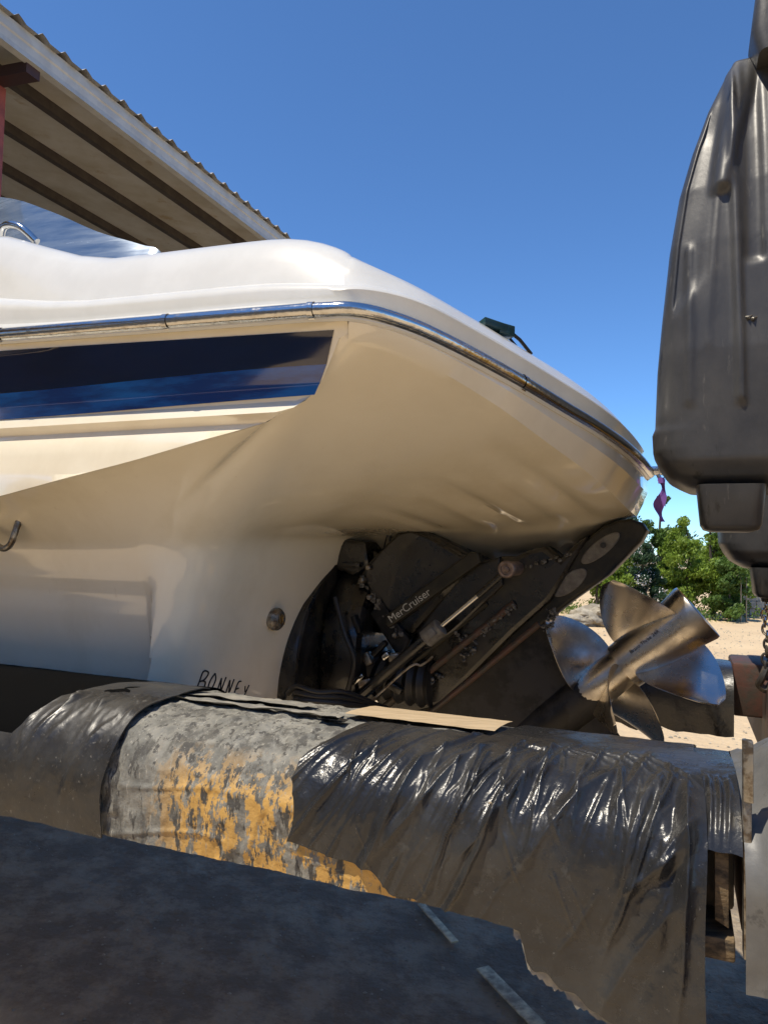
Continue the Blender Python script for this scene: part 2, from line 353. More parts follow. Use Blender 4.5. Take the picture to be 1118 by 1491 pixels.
mid0 = mirror_cols(lambda i: offs(i, .003, -liphigh(i)*.5) if not (half[i][3] == 's' or half[i][0] > .012) else U(i))
hull.grid([[PB(*p) for p in r] for r in (mirror_cols(lambda i: U(i)), mid0, top0)])
NU = 44
up = mirror_cols(U); lo = mirror_cols(Lw); R = []
def low(i, z1):
    a, b, z = Lw(i)
    vb = -.335-(b-.22)*.30 if b > .22 else -.335
    zz = {0: z, 1: lerp(-.092, -.135, sm((b-.2)/.5)), 2: vb}[z1]
    push = {0: 0, 1: -.028, 2: -.070}[z1]
    if a > .6: return (a, b-push, zz)
    s = sm((.60-a)/.1) if b <= .20 else 1
    return (a-push*s+(.008 if z1 == 2 else .0)*s, b-push*(1-s), zz)
for k in range(NU+1):
    t = k/NU; r = []
    for i, (p, q) in enumerate(zip(up, lo)):
        p = Vector(p); q = Vector(q); v = p.lerp(q, t)
        isaft = sm((-p.x+.02)/.2)
        v.z += .020*math.sin(math.pi*t)*(1-isaft) - .012*isaft*math.sin(math.pi*t)
        far_ = sm((p.y-.85)/.45)*sm((2.02-p.y)/.25)
        v.z -= .14*far_*sm(t/.22)*(1-.35*sm((t-.8)/.2))
        r.append(v)
    R.append(r)
for (k0, k1, n) in ((0, 1, 6), (1, 2, 10)):
    A_ = mirror_cols(lambda i: low(i, k0)); B_ = mirror_cols(lambda i: low(i, k1))
    if k0 == 0: A_ = [tuple(v) for v in R[NU]]
    for k in range(1, n+1):
        R.append([Vector(p).lerp(Vector(q), k/n) for p, q in zip(A_, B_)])
# fair the moulding: borders stay, everything between relaxes into one sweep
NR_, NCc = len(R), len(R[0])
for it in range(9):
    Q = [r[:] for r in R]
    for k in range(1, NR_-1):
        wgt = .5 if k < NU+4 else .28
        for i in range(1, NCc-1):
            if R[k][i].x > 1.6: continue
            m_ = (R[k-1][i]+R[k+1][i]+R[k][i-1]+R[k][i+1])*.25
            v = R[k][i].lerp(m_, wgt)
            if v.x > -.01 and v.y < .5: v.y = max(v.y, prof(v.z, v.x)+.004)          # stay behind the topside panels
            if v.x > -.01 and v.y > 1.5: v.y = min(v.y, 2-prof(v.z, v.x)-.004)
            Q[k][i] = v
    R = Q
for k in range(NU+7, NR_):      # a small moulded step runs round the lower hull
    for i in range(NCc):
        v = R[k][i]
        if v.x > .58: v.y += .004 if v.y < 1 else -.004
        else: v.x += .004
for k in range(NU+1):
    t = k/NU
    for i, p in enumerate(up):
        isaft = sm((-p[0]+.02)/.2)
        if isaft > 0:
            for tt, dd, ww in ((.13, .010, .025), (.20, -.006, .02), (.36, .010, .022), (.44, -.005, .02), (.62, .006, .03)):
                x = (t-tt)/ww; R[k][i].z += dd*isaft*math.exp(-x*x*x*x)*sm((p[1]-.30)/.35)*sm((1.02-p[1])/.3)*.8
hull.grid(list(reversed([[PB(*v) for v in r] for r in R])))
# V bottom
R = []
for k in range(9):
    t = k/8
    for_side = []
    R.append([PB(a, lerp(.236, 1.0, t), lerp(-.335, -.57, t)) for a in [.505]+[x for x in reversed(SIDE_A) if x > .5]])
hull.grid(R)
hull.grid([[Vector(p)+Td*0 for p in [PB(a, 2-lerp(.236, 1.0, t/8), lerp(-.335, -.57, t/8)) for a in [.505]+[x for x in reversed(SIDE_A) if x > .5]][::-1]] for t in range(9)])
bm = bmesh.new(); me = bpy.data.meshes.new('t'); me.from_pydata([tuple(v) for v in hull.v], [], hull.f); bm.from_mesh(me)
bmesh.ops.remove_doubles(bm, verts=bm.verts, dist=.0008); bmesh.ops.recalc_face_normals(bm, faces=bm.faces)
bm.verts.ensure_lookup_table(); hv = [v.co.copy() for v in bm.verts]; hf = [tuple(v.index for v in f.verts) for f in bm.faces]; bm.free()
obj('hull', hv, hf, GEL, boat, sharp=28)
from mathutils.bvhtree import BVHTree
HULL = BVHTree.FromPolygons(hv, hf)
# stripes on both sides: each lies 1.5 mm proud of the topside
def stripe(name, M, zt, zb, ea, out=.0018, label=None, rows=14):
    for far in (False, True):
        R = []
        for k in range(rows+1):
            r = []
            for j in range(71):
                t = k/rows; zz0 = lerp(zb(.3), zt(.3), t); a0 = ea(t); a = lerp(a0, 5.6, (j/70)**1.7); z = lerp(zb(a), zt(a), t); b = prof(z, a)-out
                r.append(PB(a, 2*HB-b if far else b, z))
            R.append(r[::-1] if far else r)
        o = MB().grid(R).obj(name, M, boat, sharp=0)
        if label: o['label'] = label
rs = lambda a: .036*min(max(a, 0), 1)
stripe('navy_stripe', NAVY, lambda a: .386+rs(a), lambda a: .330+rs(a)*.55-.02*sm((a-.1)/.9), lambda t: lerp(.062, .040, t), label='dark navy upper stripe with a glossy surface')
stripe('blue_stripe', BLUE, lambda a: .330+rs(a)*.55-.02*sm((a-.1)/.9), lambda a: .280+rs(a)*.0-.008*sm(a/.9), lambda t: lerp(.092, .062, t), label='blue lower stripe tapering toward the stern corner')
# gunwale moulding above the rail + deck
def deck_h(i):
    a, b, z, k = half[i]
    if k == 's' or a > .03: h = interp(a, [(0, .136), (.04, .146), (.10, .165), (.15, .186), (.2, .192)]); return h+.11*sm((a-.62)/.5)-.06*sm((a-1.6)/1.5)
    return interp(b, [(0, .136), (.1, .126), (.25, .124), (.5, .130), (.8, .132), (1, .13)])
def deck_in(i):
    return .105
arc = [0]
for i in range(1, NH): arc.append(arc[-1]+(Vector(half[i][:2])-Vector(half[i-1][:2])).length)
ND = []
for i in range(NH):
    v = Vector((0, 0))
    for j in range(NH): v += N2[j]*math.exp(-((arc[i]-arc[j])/.045)**2)*((arc[min(j+1, NH-1)]-arc[max(j-1, 0)])*.5)
    ND.append(v.normalized() if half[i][1] < .9 else N2[i])
def dk(i, f, h):
    a, b, z, k = half[i]; t = sm(f/.5); n = (N2[i]*(1-t)+ND[i]*t); o = -f*deck_in(i)
    return (a+n.x*o, b+n.y*o, z+h*deck_h(i))
prs = [(0.0, .06), (.03, .09), (.10, .11), (.12, .16), (.10, .24), (.16, .32), (.27, .36), (.34, .38), (.48, .62), (.66, .84), (.85, .955), (1.02, 1.0), (1.3, 1.02), (2.6, 1.04)]
pra = [(0.0, .10), (.16, .12), (.20, .16), (.10, .40), (.06, .44), (.07, .47), (.16, .52), (.24, .58), (.36, .74), (.55, .88), (.78, .97), (1.0, 1.0), (1.4, 1.03), (2.6, 1.06)]
ARC0 = arc[min(q for q in range(NH) if half[q][0] <= .01)]
def deckcol(i, k):
    t = sm((arc[i]-ARC0+.10)/.30)
    f = lerp(prs[k][0], pra[k][0], t); h = lerp(prs[k][1], pra[k][1], t)
    return dk(i, f, h)
R = [[Vector(p) for p in mirror_cols(lambda i: deckcol(i, k))] for k in range(len(prs))]
for it in range(3):
    for k in range(2, len(R)):
        r = R[k]; w_ = min(.5, .12*(k-1)); R[k] = [r[0]]+[r[i].lerp((r[i-1]+r[i+1])*.5, w_) if r[i].x < .35 else r[i] for i in range(1, len(r)-1)]+[r[-1]]
R = [[PB(*v) for v in r] for r in R]
# close inwards
def inner(i):
    a, b, z, k = half[i]
    if k == 's' or a > .03: return (max(a, .35), .42, z+deck_h(i)*1.0)
    return (.35, lerp(.42, 1.0, (i-NSIDE)/(NH-1-NSIDE)), .44)
NSIDE = min(i for i in range(NH) if half[i][0] <= .03)
R.append([PB(*p) for p in mirror_cols(inner)])
R.append([PB(a, lerp(b, 1, .98), z+.01) for a, b, z in mirror_cols(inner)])
MB().grid(list(reversed(R))).obj('deck', DECK, boat, sharp=38)
# rub rail: backing strip + polished half-round insert, in short lengths with joiners
def sweep(prof_pts, i0=0, closed=False):
    return [[PB(*p) for p in mirror_cols(lambda i: offs(i, o, dz))] for o, dz in prof_pts]
MB().grid(sweep([(-.002, .010), (.006, .011), (.009, .004), (.009, -.019), (.004, -.023), (-.004, -.020)])).obj('rail_backing', DECK, boat)
cr = [(.008, .008)]+[(.009+.013*math.sin(t), .001+.0135*math.cos(t)-.004) for t in [math.pi*k/8 for k in range(9)]]+[(.008, -.018)]
MB().grid(sweep(cr)).obj('rub_rail', CHROME, boat, sharp=0)
for ia in (0.86, .40, .06, -.23):
    i = min(range(NH), key=lambda q: abs(half[q][0]-ia)); i2 = i+1
    seg = []
    for o_, dz in cr: 
        p = Vector(offs(i, o_+.0015, dz*1.12)); q = Vector(offs(i2, o_+.0015, dz*1.12)); q = p+(q-p).normalized()*.012
        seg.append([PB(*p), PB(*q)])
    MB().grid(seg).obj('rail_joiner', CHROME, boat)
# upper platform trim line: a thin dark seal under the deck flange
# windshield (smoked side wing) and its deck fitting
WA = [(.60, .612, .0), (.70, .625, .150), (.776, .64, .172), (.918, .66, .205), (1.097, .69, .262), (1.317, .70, .34), (1.7, .70, .42), (2.3, .70, .44), (2.9, .68, .40)]
ws = spline([(a, z0, h) for a, z0, h in WA], 5); R = []
for k in range(9):
    t = k/8; R.append([P(p.x+.02*t, .27+.10*t+.02*math.sin(p.x*5)*t, p.y-.02+p.z*t) for p in ws])
R2 = [[P(p.x+.02*t+.003, .274+.10*t+.02*math.sin(p.x*5)*t, p.y-.02+p.z*t) for p in ws] for t in [k/8 for k in range(9)]]
b = MB(); b.grid(R); b.grid([r[::-1] for r in R2]); b.grid([R[-1], R2[-1]]); b.obj('windshield', WINDS, boat)
b = MB(); R3 = [[P(2-0 and p.x+.02*t, 2-(.27+.10*t), p.y-.02+p.z*t) for p in ws] for t in [k/8 for k in range(9)]]; b.grid(R3); b.obj('windshield', WINDS, boat)
b = MB(); b.tube(spline([P(1.10, .19, .76), P(1.07, .17, .80), P(1.01, .165, .79), P(.965, .18, .75)], 6), .010); b.obj('deck_cleat', CHROME, boat)
# recessed vent / latch on the far aft deck
b = MB(); c = Vector((-.165, .42, .440))
b.box(P(-.165, .375, .478), Fd*.020+Td*-.040, Td*.016+Fd*.012, Vector((0, 0, .009)), .003)
b.box(P(-.180, .395, .475), Fd*.012+Td*-.02, Td*.01+Fd*.01, Vector((0, 0, .012)), .002)
b.obj('deck_latch', mat('dark_teal_plastic', (.015, .05, .055), .3), boat)
b = MB(); b.tube([P(-.185, .40, .480), P(-.205, .44, .466), P(-.225, .47, .440)], .004, 8); b.tube([P(-.18, .40, .474), P(-.195, .45, .455)], .003, 8); b.obj('latch_cord', RUBBER, boat)
# stern eye
b = MB(); b.tube(spline([P(.905, .19, .066), P(.905, .15, .066), P(.905, .118, .052), P(.908, .105, .012), P(.920, .105, -.012), P(.945, .107, -.022), P(.972, .108, -.008), P(.985, .108, .03), P(.985, .14, .066)], 6), .0075, 12); b.obj('tow_eye', DULL, boat)
b = MB(); b.box(P(.925, .135, .070), Fd*.045, Td*.022, Vector((0, 0, .003)), .001); b.obj('eye_plate', DULL, boat)
# bilge outlet on the transom
TX = .492
def T_(b_, z, out=0):
    h = HULL.ray_cast(P(-.2, b_, z), Fd); return (h[0] if h[0] is not None else P(.5, b_, z)) - Fd*out
_h = HULL.ray_cast(P(-.2, .575, -.20), Fd)[0]; TXO = (_h-O).dot(Fd)
b = MB(); pr_ = [(0, .024), (.006, .027), (.014, .026), (.020, .020), (.022, .012), (.012, .011), (.002, .010)]
rows = [[P(TXO, .575+math.cos(t)*r*1.35, -.20+math.sin(t)*r*1.15)-Fd*(o*1.3-.004) for t in [2*math.pi*k/24 for k in range(24)]] for o, r in pr_]
b.grid(rows, True); b.obj('bilge_outlet', DULL, boat)
b = MB()
for k in range(5): b.tube([P(TXO-.022, .558+.009*k, -.216), P(TXO-.022, .560+.009*k, -.186)], .0016, 6)
b.obj('outlet_grille', CHROME, boat)
# hand-written owner's name
def strokes(word, one):
    G = {'B': [[(0, 0), (.06, .5), (.12, 1), (.5, .95), (.6, .78), (.4, .55), (.1, .5)], [(.2, .52), (.55, .42), (.58, .15), (.35, 0), (0, 0)]],
         'O': [[(.3, 1), (.05, .7), (0, .3), (.2, 0), (.45, .2), (.55, .65), (.3, 1)]],
         'N': [[(0, 0), (.1, 1)], [(.1, 1), (.45, .05)], [(.45, .05), (.6, 1)]],
         'E': [[(.5, 1), (.1, .95), (0, .05), (.45, 0)], [(.05, .5), (.4, .52)]],
         'Y': [[(0, 1), (.25, .5)], [(.6, 1), (.2, 0)]]}
    b = MB(); x = 0
    for n_, ch in enumerate(word):
        if n_ != one: x += .038; continue
        for st in G[ch]:
            sc = .046-.0028*n_
            pts = spline([(.296+x+px*sc*.9+py*sc*.18, -.350-.26*(x)+py*sc+.002*math.sin(n_*2.1), 0) for px, py in st], 4)
            b.tube([T_(p.x, p.y, .0008) for p in pts], .0020, 6)
        x += .037
    return b
for n_ in range(6): strokes('BONNEY', n_).obj('handwritten_letter', INK, boat)
# ---- sterndrive. local frame: e1 along the propeller shaft (aft, up), e2 square to it (up, forward), w across toward the camera
th = math.radians(40.5); E1 = Fd*-math.cos(th)+Vector((0, 0, math.sin(th))); E2 = Fd*math.sin(th)+Vector((0, 0, math.cos(th)))
C0 = P(-.474, 1.0, -.245)         # centre of the rear propeller
def D(s, n, w=0): return C0+E1*s+E2*n-Td*w
def toD(a, z): 
    v = Fd*(a+.474)+Vector((0, 0, z+.245)); return (v.dot(E1), v.dot(E2))
def AZ(p, d): return P(p[0], 1.0-d, p[1])      # polygon in (a,z), depth toward the camera
# gimbal housing on the transom
gz = [(.022, .055), (.018, .085), (-.03, .11), (-.07, .14), (-.102, .19), (-.168, .27), (-.242, .32), (-.315, .342), (-.40, .345), (-.457, .335), (-.52, .30)]
gp = [(1.0-w, z) for z, w in gz]+[(1.0+w, z) for z, w in reversed(gz)]
gp = [tuple(v[:2]) for v in spline([(x, y, 0) for x, y in gp]+[(gp[0][0], gp[0][1], 0)], 3)[:-1]]
b = MB(); b.extrude(gp, lambda p, d: P(d, p[0], p[1]), .52, .455, .012); b.obj('gimbal_housing', DRV, boat)
gp2 = [(1+(x-1)*.62, -.20+(z+.20)*.86) for x, z in gp]
b = MB(); b.extrude(gp2, lambda p, d: P(d, p[0], p[1]), .46, .33, .03); b.obj('gimbal_ring', DRV, boat)
b = MB(); b.extrude([(.55, .0), (.47, .03), (.36, .015), (.345, -.06), (.40, -.09), (.50, -.06)], AZ, .10, -.10, .012); b.box(P(.40, .89, -.055), Fd*.03, Td*.01, Vector((0, 0, .008)), .003); b.obj('steering_cap', DRV, boat)
# bellows
def ribbed(name, p0, p1, r, n=9):
    b = MB(); pts = []; rr = []
    for k in range(n*6+1): t = k/(n*6); pts.append(p0.lerp(p1, t)+Vector((0, 0, -.02*math.sin(math.pi*t)))); rr.append(r*(1-.16*(.5-.5*math.cos(2*math.pi*t*n))))
    b.tube(pts, rr, 24); return b.obj(name, RUBBER, boat)
ribbed('drive_bellows', P(.36, .98, -.16), P(.17, .98, -.20), .085)
ribbed('exhaust_bellows', P(.40, .93, -.34), P(.14, .93, -.40), .075, 8)
# hoses that loop below
b = MB()
for k, (r0, dz) in enumerate(((.010, 0), (.008, .016), (.009, -.016), (.007, .03))):
    b.tube(spline([P(.47, .70-.02*k, -.44+dz), P(.42, .60, -.415+dz*1.2), P(.36, .60, -.412+dz*.8), P(.30, .66, -.425+dz), P(.24, .80, -.46)], 6), r0, 10)
b.obj('trim_hose', RUBBER, boat)
b = MB(); b.tube(spline([P(.475, .585, -.452), P(.452, .575, -.435), P(.42, .575, -.425), P(.38, .585, -.425)], 6), .006, 8); b.obj('drain_hose', BRASSY, boat)
# upper housing cover
CV = [(.367, -.080), (.352, -.05), (.300, .000), (.245, .052), (.215, .064), (.190, .060), (.150, .046), (.001, -.035), (.195, -.255), (.225, -.262), (.249, -.250), (.317, -.172), (.366, -.112)]
b = MB(); b.extrude(CV, AZ, .115, -.115, .018); cover = b.obj('upper_housing', DRV, boat)
b = MB(); b.extrude([(.352, -.075), (.30, -.012), (.245, .040), (.205, .050), (.150, .034), (.030, -.032), (.262, -.196), (.31, -.160), (.345, -.112)], AZ, .123, .112, .006); b.obj('side_cover', DRV, cover)
# badge ridge with lettering
rd = (P(-.005, 0, -.022)-P(.265, 0, -.222)); rl = rd.length; rd.normalize(); ru = Vector((0, 0, 1)); ru = (ru-rd*ru.dot(rd)).normalized()
def RDG(s, u, o=0): return P(.265, .87, -.222)+rd*s+ru*u-Td*o
b = MB(); b.extrude([(0, -.016), (rl, -.018), (rl+.01, .008), (rl-.01, .024), (.01, .020), (-.006, .0)], lambda p, d: RDG(p[0], p[1], d), -.02, .020, .005); b.obj('badge_ridge', BRASSY, cover)
def text_mesh(txt, size, fn, name, M, parent, extr=.0006):
    c = bpy.data.curves.new('t', 'FONT'); c.body = txt; c.size = size; c.extrude = 0; o = bpy.data.objects.new('t', c); COL.objects.link(o)
    dg = bpy.context.evaluated_depsgraph_get(); me = bpy.data.meshes.new_from_object(o.evaluated_get(dg)); bpy.data.objects.remove(o)
    V = [fn(v.co.x, v.co.y) for v in me.vertices]; Fc = [tuple(p.vertices) for p in me.polygons]
    return obj(name, V, Fc, M, parent, smooth=False)
text_mesh('MerCruiser', .034, lambda x, y: RDG(.012+x*.95, -.009+y*.95+0.12*0, .0215), 'badge_lettering', LETTER, cover)
for p in ((.352, .85, -.10), (.325, .85, -.150), (.24, .85, -.258), (.335, .86, -.062)):
    b = MB(); b.tube([P(*p), P(p[0], p[1]+.003, p[2]), P(p[0], p[1]+.05, p[2])], [.006, .009, .009], 6); b.obj('housing_bolt', DULL, cover)
b = MB(); rnd = random.Random(3)
for k in range(90):
    t = rnd.random(); p = Vector((.366, -.095)).lerp(Vector((.225, -.262)), t); r = rnd.uniform(.002, .008)
    c_ = P(p.x+rnd.uniform(-.01, .012), .885+rnd.uniform(-.02, .02), p.y+rnd.uniform(-.006, .01))
    b.box(c_, Vector((r, rnd.uniform(-.3, .3)*r, 0)), Vector((0, r*.8, .2*r)), Vector((rnd.uniform(-.4, .4)*r, 0, r*.9)), r*.3)
b.obj('gasket_deposit', SCALE_, cover)
# pitot tube with a black plug standing above the cover
b = MB(); b.tube(spline([P(.292, .93, .0), P(.285, .93, .06), P(.262, .93, .125)], 5), .0028, 8); b.tube(spline([P(.31, .93, .0), P(.297, .93, .05), P(.275, .93, .09)], 5), .002, 8); b.obj('oil_tube', RUBBER, boat)
b = MB(); b.tube([P(.268, .93, .115), P(.262, .93, .125), P(.257, .93, .145), P(.254, .93, .158)], [.006, .011, .011, .006], 12); b.obj('tube_plug', RUBBER, boat)
# driveshaft housing between the cover and the plate
DK = [(.202, -.26), (.118, -.19), (-.02, -.035), (-.06, -.018), (-.103, -.016), (-.140, .004), (-.180, .013), (-.225, -.020), (-.262, .020), (-.300, .045), (-.20, -.14), (-.10, -.235), (.112, -.46), (.284, -.52), (.33, -.46)]
b = MB(); b.extrude(DK, AZ, .085, -.085, .015); b.obj('driveshaft_housing', DRV, boat)
b = MB(); b.extrude([(.19, -.25), (.04, -.05), (-.06, -.02), (-.07, -.10), (.05, -.22), (.15, -.31)], AZ, .105, .08, .008); b.obj('housing_panel', DRV, boat)
# ventilation plate: a broad slab seen nearly edge-on, plus long edge rails
def plate(name, s0, s1, n0, n1, w0, w1, M, bev=.003):
    b = MB(); b.box(D((s0+s1)/2, (n0+n1)/2, (w0+w1)/2), E1*(s1-s0)/2, E2*(n1-n0)/2, Td*abs(w1-w0)/2, bev); return b.obj(name, M, boat)
s_t, n_t = toD(-.444, .067)
PL = [toD(*p) for p in [(-.409, .092), (-.374, .088), (-.335, .070), (-.27, .018), (-.235, -.03), (-.10, -.15), (.30, -.47), (.33, -.53), (.20, -.54), (-.13, -.25), (-.20, -.185), (-.252, -.140), (-.350, -.065), (-.436, .030), (-.452, .062), (-.440, .082)]]
b = MB(); b.extrude(PL, lambda p, d: D(p[0], p[1], d), .055, -.11, .008); plt = b.obj('ventilation_plate', BRASSY, boat)
for (ca, cz, r1, r2) in ((-.330, .010, .062, .021), (-.248, -.088, .055, .024)):
    s0, n0 = toD(ca, cz); b = MB(); b.extrude([(s0+r1*math.cos(t)*1.05, n0+r2*math.sin(t)) for t in [2*math.pi*k/28 for k in range(28)]], lambda p, d: D(p[0], p[1], d), .050, .061, .003); an = b.obj('anode', ANODE, plt)
s0, n0 = toD(-.338, .018); b = MB(); b.tube([D(s0, n0, .055), D(s0, n0, .066)], .008, 14); b.obj('anode_bolt', DRV, plt)
# edge rails (reddish primer showing) and scale lumps
for k, (p, q, r, M) in enumerate((((.30, -.49), (-.10, -.150), .010, RUSTY), ((.20, -.53), (-.17, -.205), .009, RUSTY), ((.34, -.46), (-.02, -.155), .008, BRASSY))):
    b = MB(); b.tube([AZ(p, .10-.02*(k == 1)), AZ((lerp(p[0], q[0], .5), lerp(p[1], q[1], .5)-.002), .10-.02*(k == 1)), AZ(q, .09)], r, 10); b.obj('edge_rail', M, boat)
b = MB(); rnd = random.Random(9)
for (p, q, n_, sp) in (((.02, -.26), (-.10, -.155), 46, .010), ((.15, -.40), (.11, -.37), 14, .008), ((.06, -.25), (.035, -.30), 26, .018), ((-.215, -.165), (-.19, -.225), 34, .016), ((.05, -.32), (.0, -.28), 10, .008), ((-.12, -.05), (-.26, -.005), 16, .006)):
    for k in range(int(n_*1.2)):
        t = rnd.random(); r = rnd.uniform(.0015, .005); c_ = AZ((lerp(p[0], q[0], t)+rnd.gauss(0, sp*.5), lerp(p[1], q[1], t)+rnd.gauss(0, sp*.5)), .097+rnd.uniform(-.004, .005))
        b.box(c_, Vector((r, r*rnd.uniform(-.8, .8), 0)), Vector((0, r, r*.3)), Vector((r*rnd.uniform(-.9, .9), 0, r)), r*.45)
b.obj('barnacle_scale', SCALE_, boat)['kind'] = 'stuff'
# trim cylinder
c0 = P(.46, .80, -.555); c1 = P(-.106, .80, -.052); dcy = (c1-c0).normalized()
tc_ = MB(); pE = P(.105, .80, -.238)
tc_.tube([c0, pE+dcy*-.02], .017, 18); cyl = tc_.obj('trim_cylinder', DRV, boat)
b = MB(); b.tube([pE-dcy*.028, pE-dcy*.026, pE+dcy*.030, pE+dcy*.032], [.02, .026, .026, .022], 20); b.box(pE+dcy*.0-Td*.026, dcy*.018, Td*.004, dcy.cross(Td)*.012, .002)
b.obj('cylinder_cap', ANODE, cyl)
b = MB(); b.tube([pE+dcy*.03, P(-.022, .80, -.128)], .0065, 14); b.obj('piston_rod', CHROME, cyl)
b = MB(); b.tube([P(-.022, .80, -.128), c1], .009, 12); b.obj('rod_sleeve', DRV, cyl)
b = MB(); ring = [(0.0, .0235), (.012, .0235), (.016, .021), (.016, .015), (.010, .014), (.010, .008), (.016, .007), (.017, .001)]
b.grid([[c1-Td*(o+.012)+(dcy*math.cos(t)+dcy.cross(Td)*math.sin(t))*r for t in [2*math.pi*k/26 for k in range(26)]] for o, r in ring], True)
b.tube([c1+Td*.12, c1-Td*.013], .020, 20); b.obj('pivot_pin', mat('pivot_bronze', (.30, .22, .17), .45, metal=.5, noise_scale=60, col2=(.14, .10, .08)), cyl)
b = MB(); b.tube(spline([P(.40, .78, -.56), P(.18, .78, -.345), P(.13, .785, -.325), P(.10, .79, -.30)], 6), .0035, 8); b.obj('trim_line', DULL, cyl)
# small lit bits between the castings
b = MB(); b.box(P(.255, .83, -.315), E1*.012, Td*.01, E2*.008, .003); b.obj('grease_fitting', CHROME, boat)
b = MB(); b.box(P(.33, .80, -.385), E1*.022, Td*.006, E2*.006, .002); b.obj('steering_link', CHROME, boat)
rnd = random.Random(17)
for k in range(9):      # castings, hoses and studs crowded between the gimbal ring and the drive
    c_ = P(lerp(.22, .40, rnd.random()), .80+.05*rnd.random(), lerp(-.22, -.43, rnd.random())); b = MB(); q = rnd.uniform(0, 3)
    u_ = (Fd*math.cos(q)+Vector((0, 0, math.sin(q)))); v_ = u_.cross(Td)
    b.box(c_, u_*rnd.uniform(.014, .032), Td*.014, v_*rnd.uniform(.006, .014), .004); b.obj('gimbal_stud', (DRV, DRV2, DULL)[k % 3], boat)
b = MB(); b.tube(spline([P(.40, .78, -.15), P(.36, .765, -.25), P(.33, .77, -.33), P(.36, .78, -.44)], 6), .008, 10); b.obj('control_hose', RUBBER, boat)
b = MB(); b.extrude([(.33, -.20), (.29, -.16), (.20, -.27), (.23, -.33)], AZ, .13, .10, .006); b.obj('bell_housing_bracket', DRV2, boat)
# gear case: strut, torpedo, skeg
b = MB()
rows = []
for k in range(25):
    t = k/24; s = lerp(-.66, -.215, t); r = .060*math.sqrt(max(0, 1-(1-min(1, t/.35))**2))*(1-.10*sm((t-.6)/.4))+.002
    rows.append([D(s, -.002+r*math.sin(q)*1.08, r*math.cos(q)) for q in [2*math.pi*j/28 for j in range(28)]])
b.grid(rows, True)
R = []
for k in range(13):
    n_ = lerp(.235, -.0, k/12); s0 = lerp(-.74, -.66, k/12); s1 = lerp(-.17, -.24, k/12); r = []
    for j in range(28):
        q = 2*math.pi*j/28; r.append(D(lerp(s0, s1, .5+.5*math.cos(q)), n_, .042*math.sin(q)*(1-.25*math.cos(q))*(1+.5*(k/12-.5)**2)))
    R.append(r)
b.grid(R, True)
R = []
for k in range(11):
    t = k/10; n_ = lerp(-.03, -.24, t); s0 = lerp(-.54, -.40, t); s1 = lerp(-.235, -.25, t); th_ = lerp(.022, .006, t)
    R.append([D(lerp(s0, s1, .5+.5*math.cos(q)), n_, th_*math.sin(q)) for q in [2*math.pi*j/20 for j in range(20)]])
b.grid(R, True); k = len(b.v); b.f.append(tuple(range(k-20, k)))
b.obj('gear_case', DRV2, boat, sharp=50)
# propellers
def blade(sc, ang, hand, R_, rake, chord, hubr, pitch, thick=.0035, skew=.18):
    NR, NC = 14, 14; top = []; bot = []
    for i in range(NR+1):
        t = i/NR; r = lerp(hubr*.9, R_, t)
        ch = chord*(1.02+.30*math.sin(math.pi*min(1, t*.9+.05))-.12*t)*math.sqrt(max(0, 1-t**3.6))+.002
        ph = math.atan2(pitch, 2*math.pi*r); ra = []; rb = []
        for j in range(NC+1):
            c = j/NC-.5; cl = c*ch+skew*ch*t*hand*-1*.6
            dth = hand*cl*math.cos(ph)/r; ax = cl*math.sin(ph)*(-1)+rake*t+.012*(1-4*c*c)*(-1)*.7+.0*t
            a_ = ang+dth; th2 = thick*(1-.75*t)*(1-(2*c)**4)+.0006
            def pt(o): return D(sc+ax+o*math.cos(ph), r*math.cos(a_), r*math.sin(a_))
            ra.append(pt(th2)); rb.append(pt(-th2))
        top.append(ra); bot.append(rb)
    b = MB(); b.grid(top); b.grid([r[::-1] for r in bot])
    edge_t = [r[0] for r in top]+top[-1][1:]+[r[-1] for r in reversed(top[:-1])]
    edge_b = [r[0] for r in bot]+bot[-1][1:]+[r[-1] for r in reversed(bot[:-1])]
    b.grid([edge_t, edge_b]); return b
def hub(s_list):
    b = MB(); b.grid([[D(s, r*math.cos(t), r*math.sin(t)) for t in [2*math.pi*k/40 for k in range(40)]] for s, r in s_list], True); return b
PROPR = mat('dark_burnished_propeller', (.58, .56, .54), .17, metal=1, noise_scale=9, col2=(.58, .55, .50), lo=.35, hi=.65, rough2=.36, bump=.08, bscale=40, bdist=.003)
pr1 = hub([(.131, .077), (.138, .082), (.130, .0835), (.09, .077), (.05, .0735), (.0, .071), (-.06, .069), (-.112, .066), (-.114, .052)]).obj('propeller', BRONZE, boat)
pr1['label'] = 'rear three-bladed propeller with flared exhaust hub'
hub([(.134, .074), (.10, .067), (.06, .058), (-.05, .052), (-.06, .02)]).obj('hub_bore', DRV, pr1)
for k, an in enumerate((30, 150, 270)):
    blade(.0, math.radians(an), -1, .23, .03, .175, .058, .95).obj('blade', PROPR, pr1)
text_mesh('Bravo Three 24R', .0125, lambda x, y: D(-.065+x*1.1, math.cos(1.2+(.006-y)*15)*(.0722+.0028*x/.1), math.sin(1.2+(.006-y)*15)*(.0722+.0028*x/.1)), 'hub_lettering', INK, pr1)
pr2 = hub([(.075, .045), (.072, .052), (.03, .055), (-.03, .058), (-.06, .056), (-.062, .04)])
pr2.v = [v-E1*.185 for v in pr2.v]
pr2 = pr2.obj('propeller', BRONZE, boat); pr2['label'] = 'front four-bladed propeller next to the gear case'
for an in (20, 110, 200, 290):
    blade(-.185, math.radians(an), 1, .24, .0, .145, .056, .75).obj('blade', BRONZE, pr2)
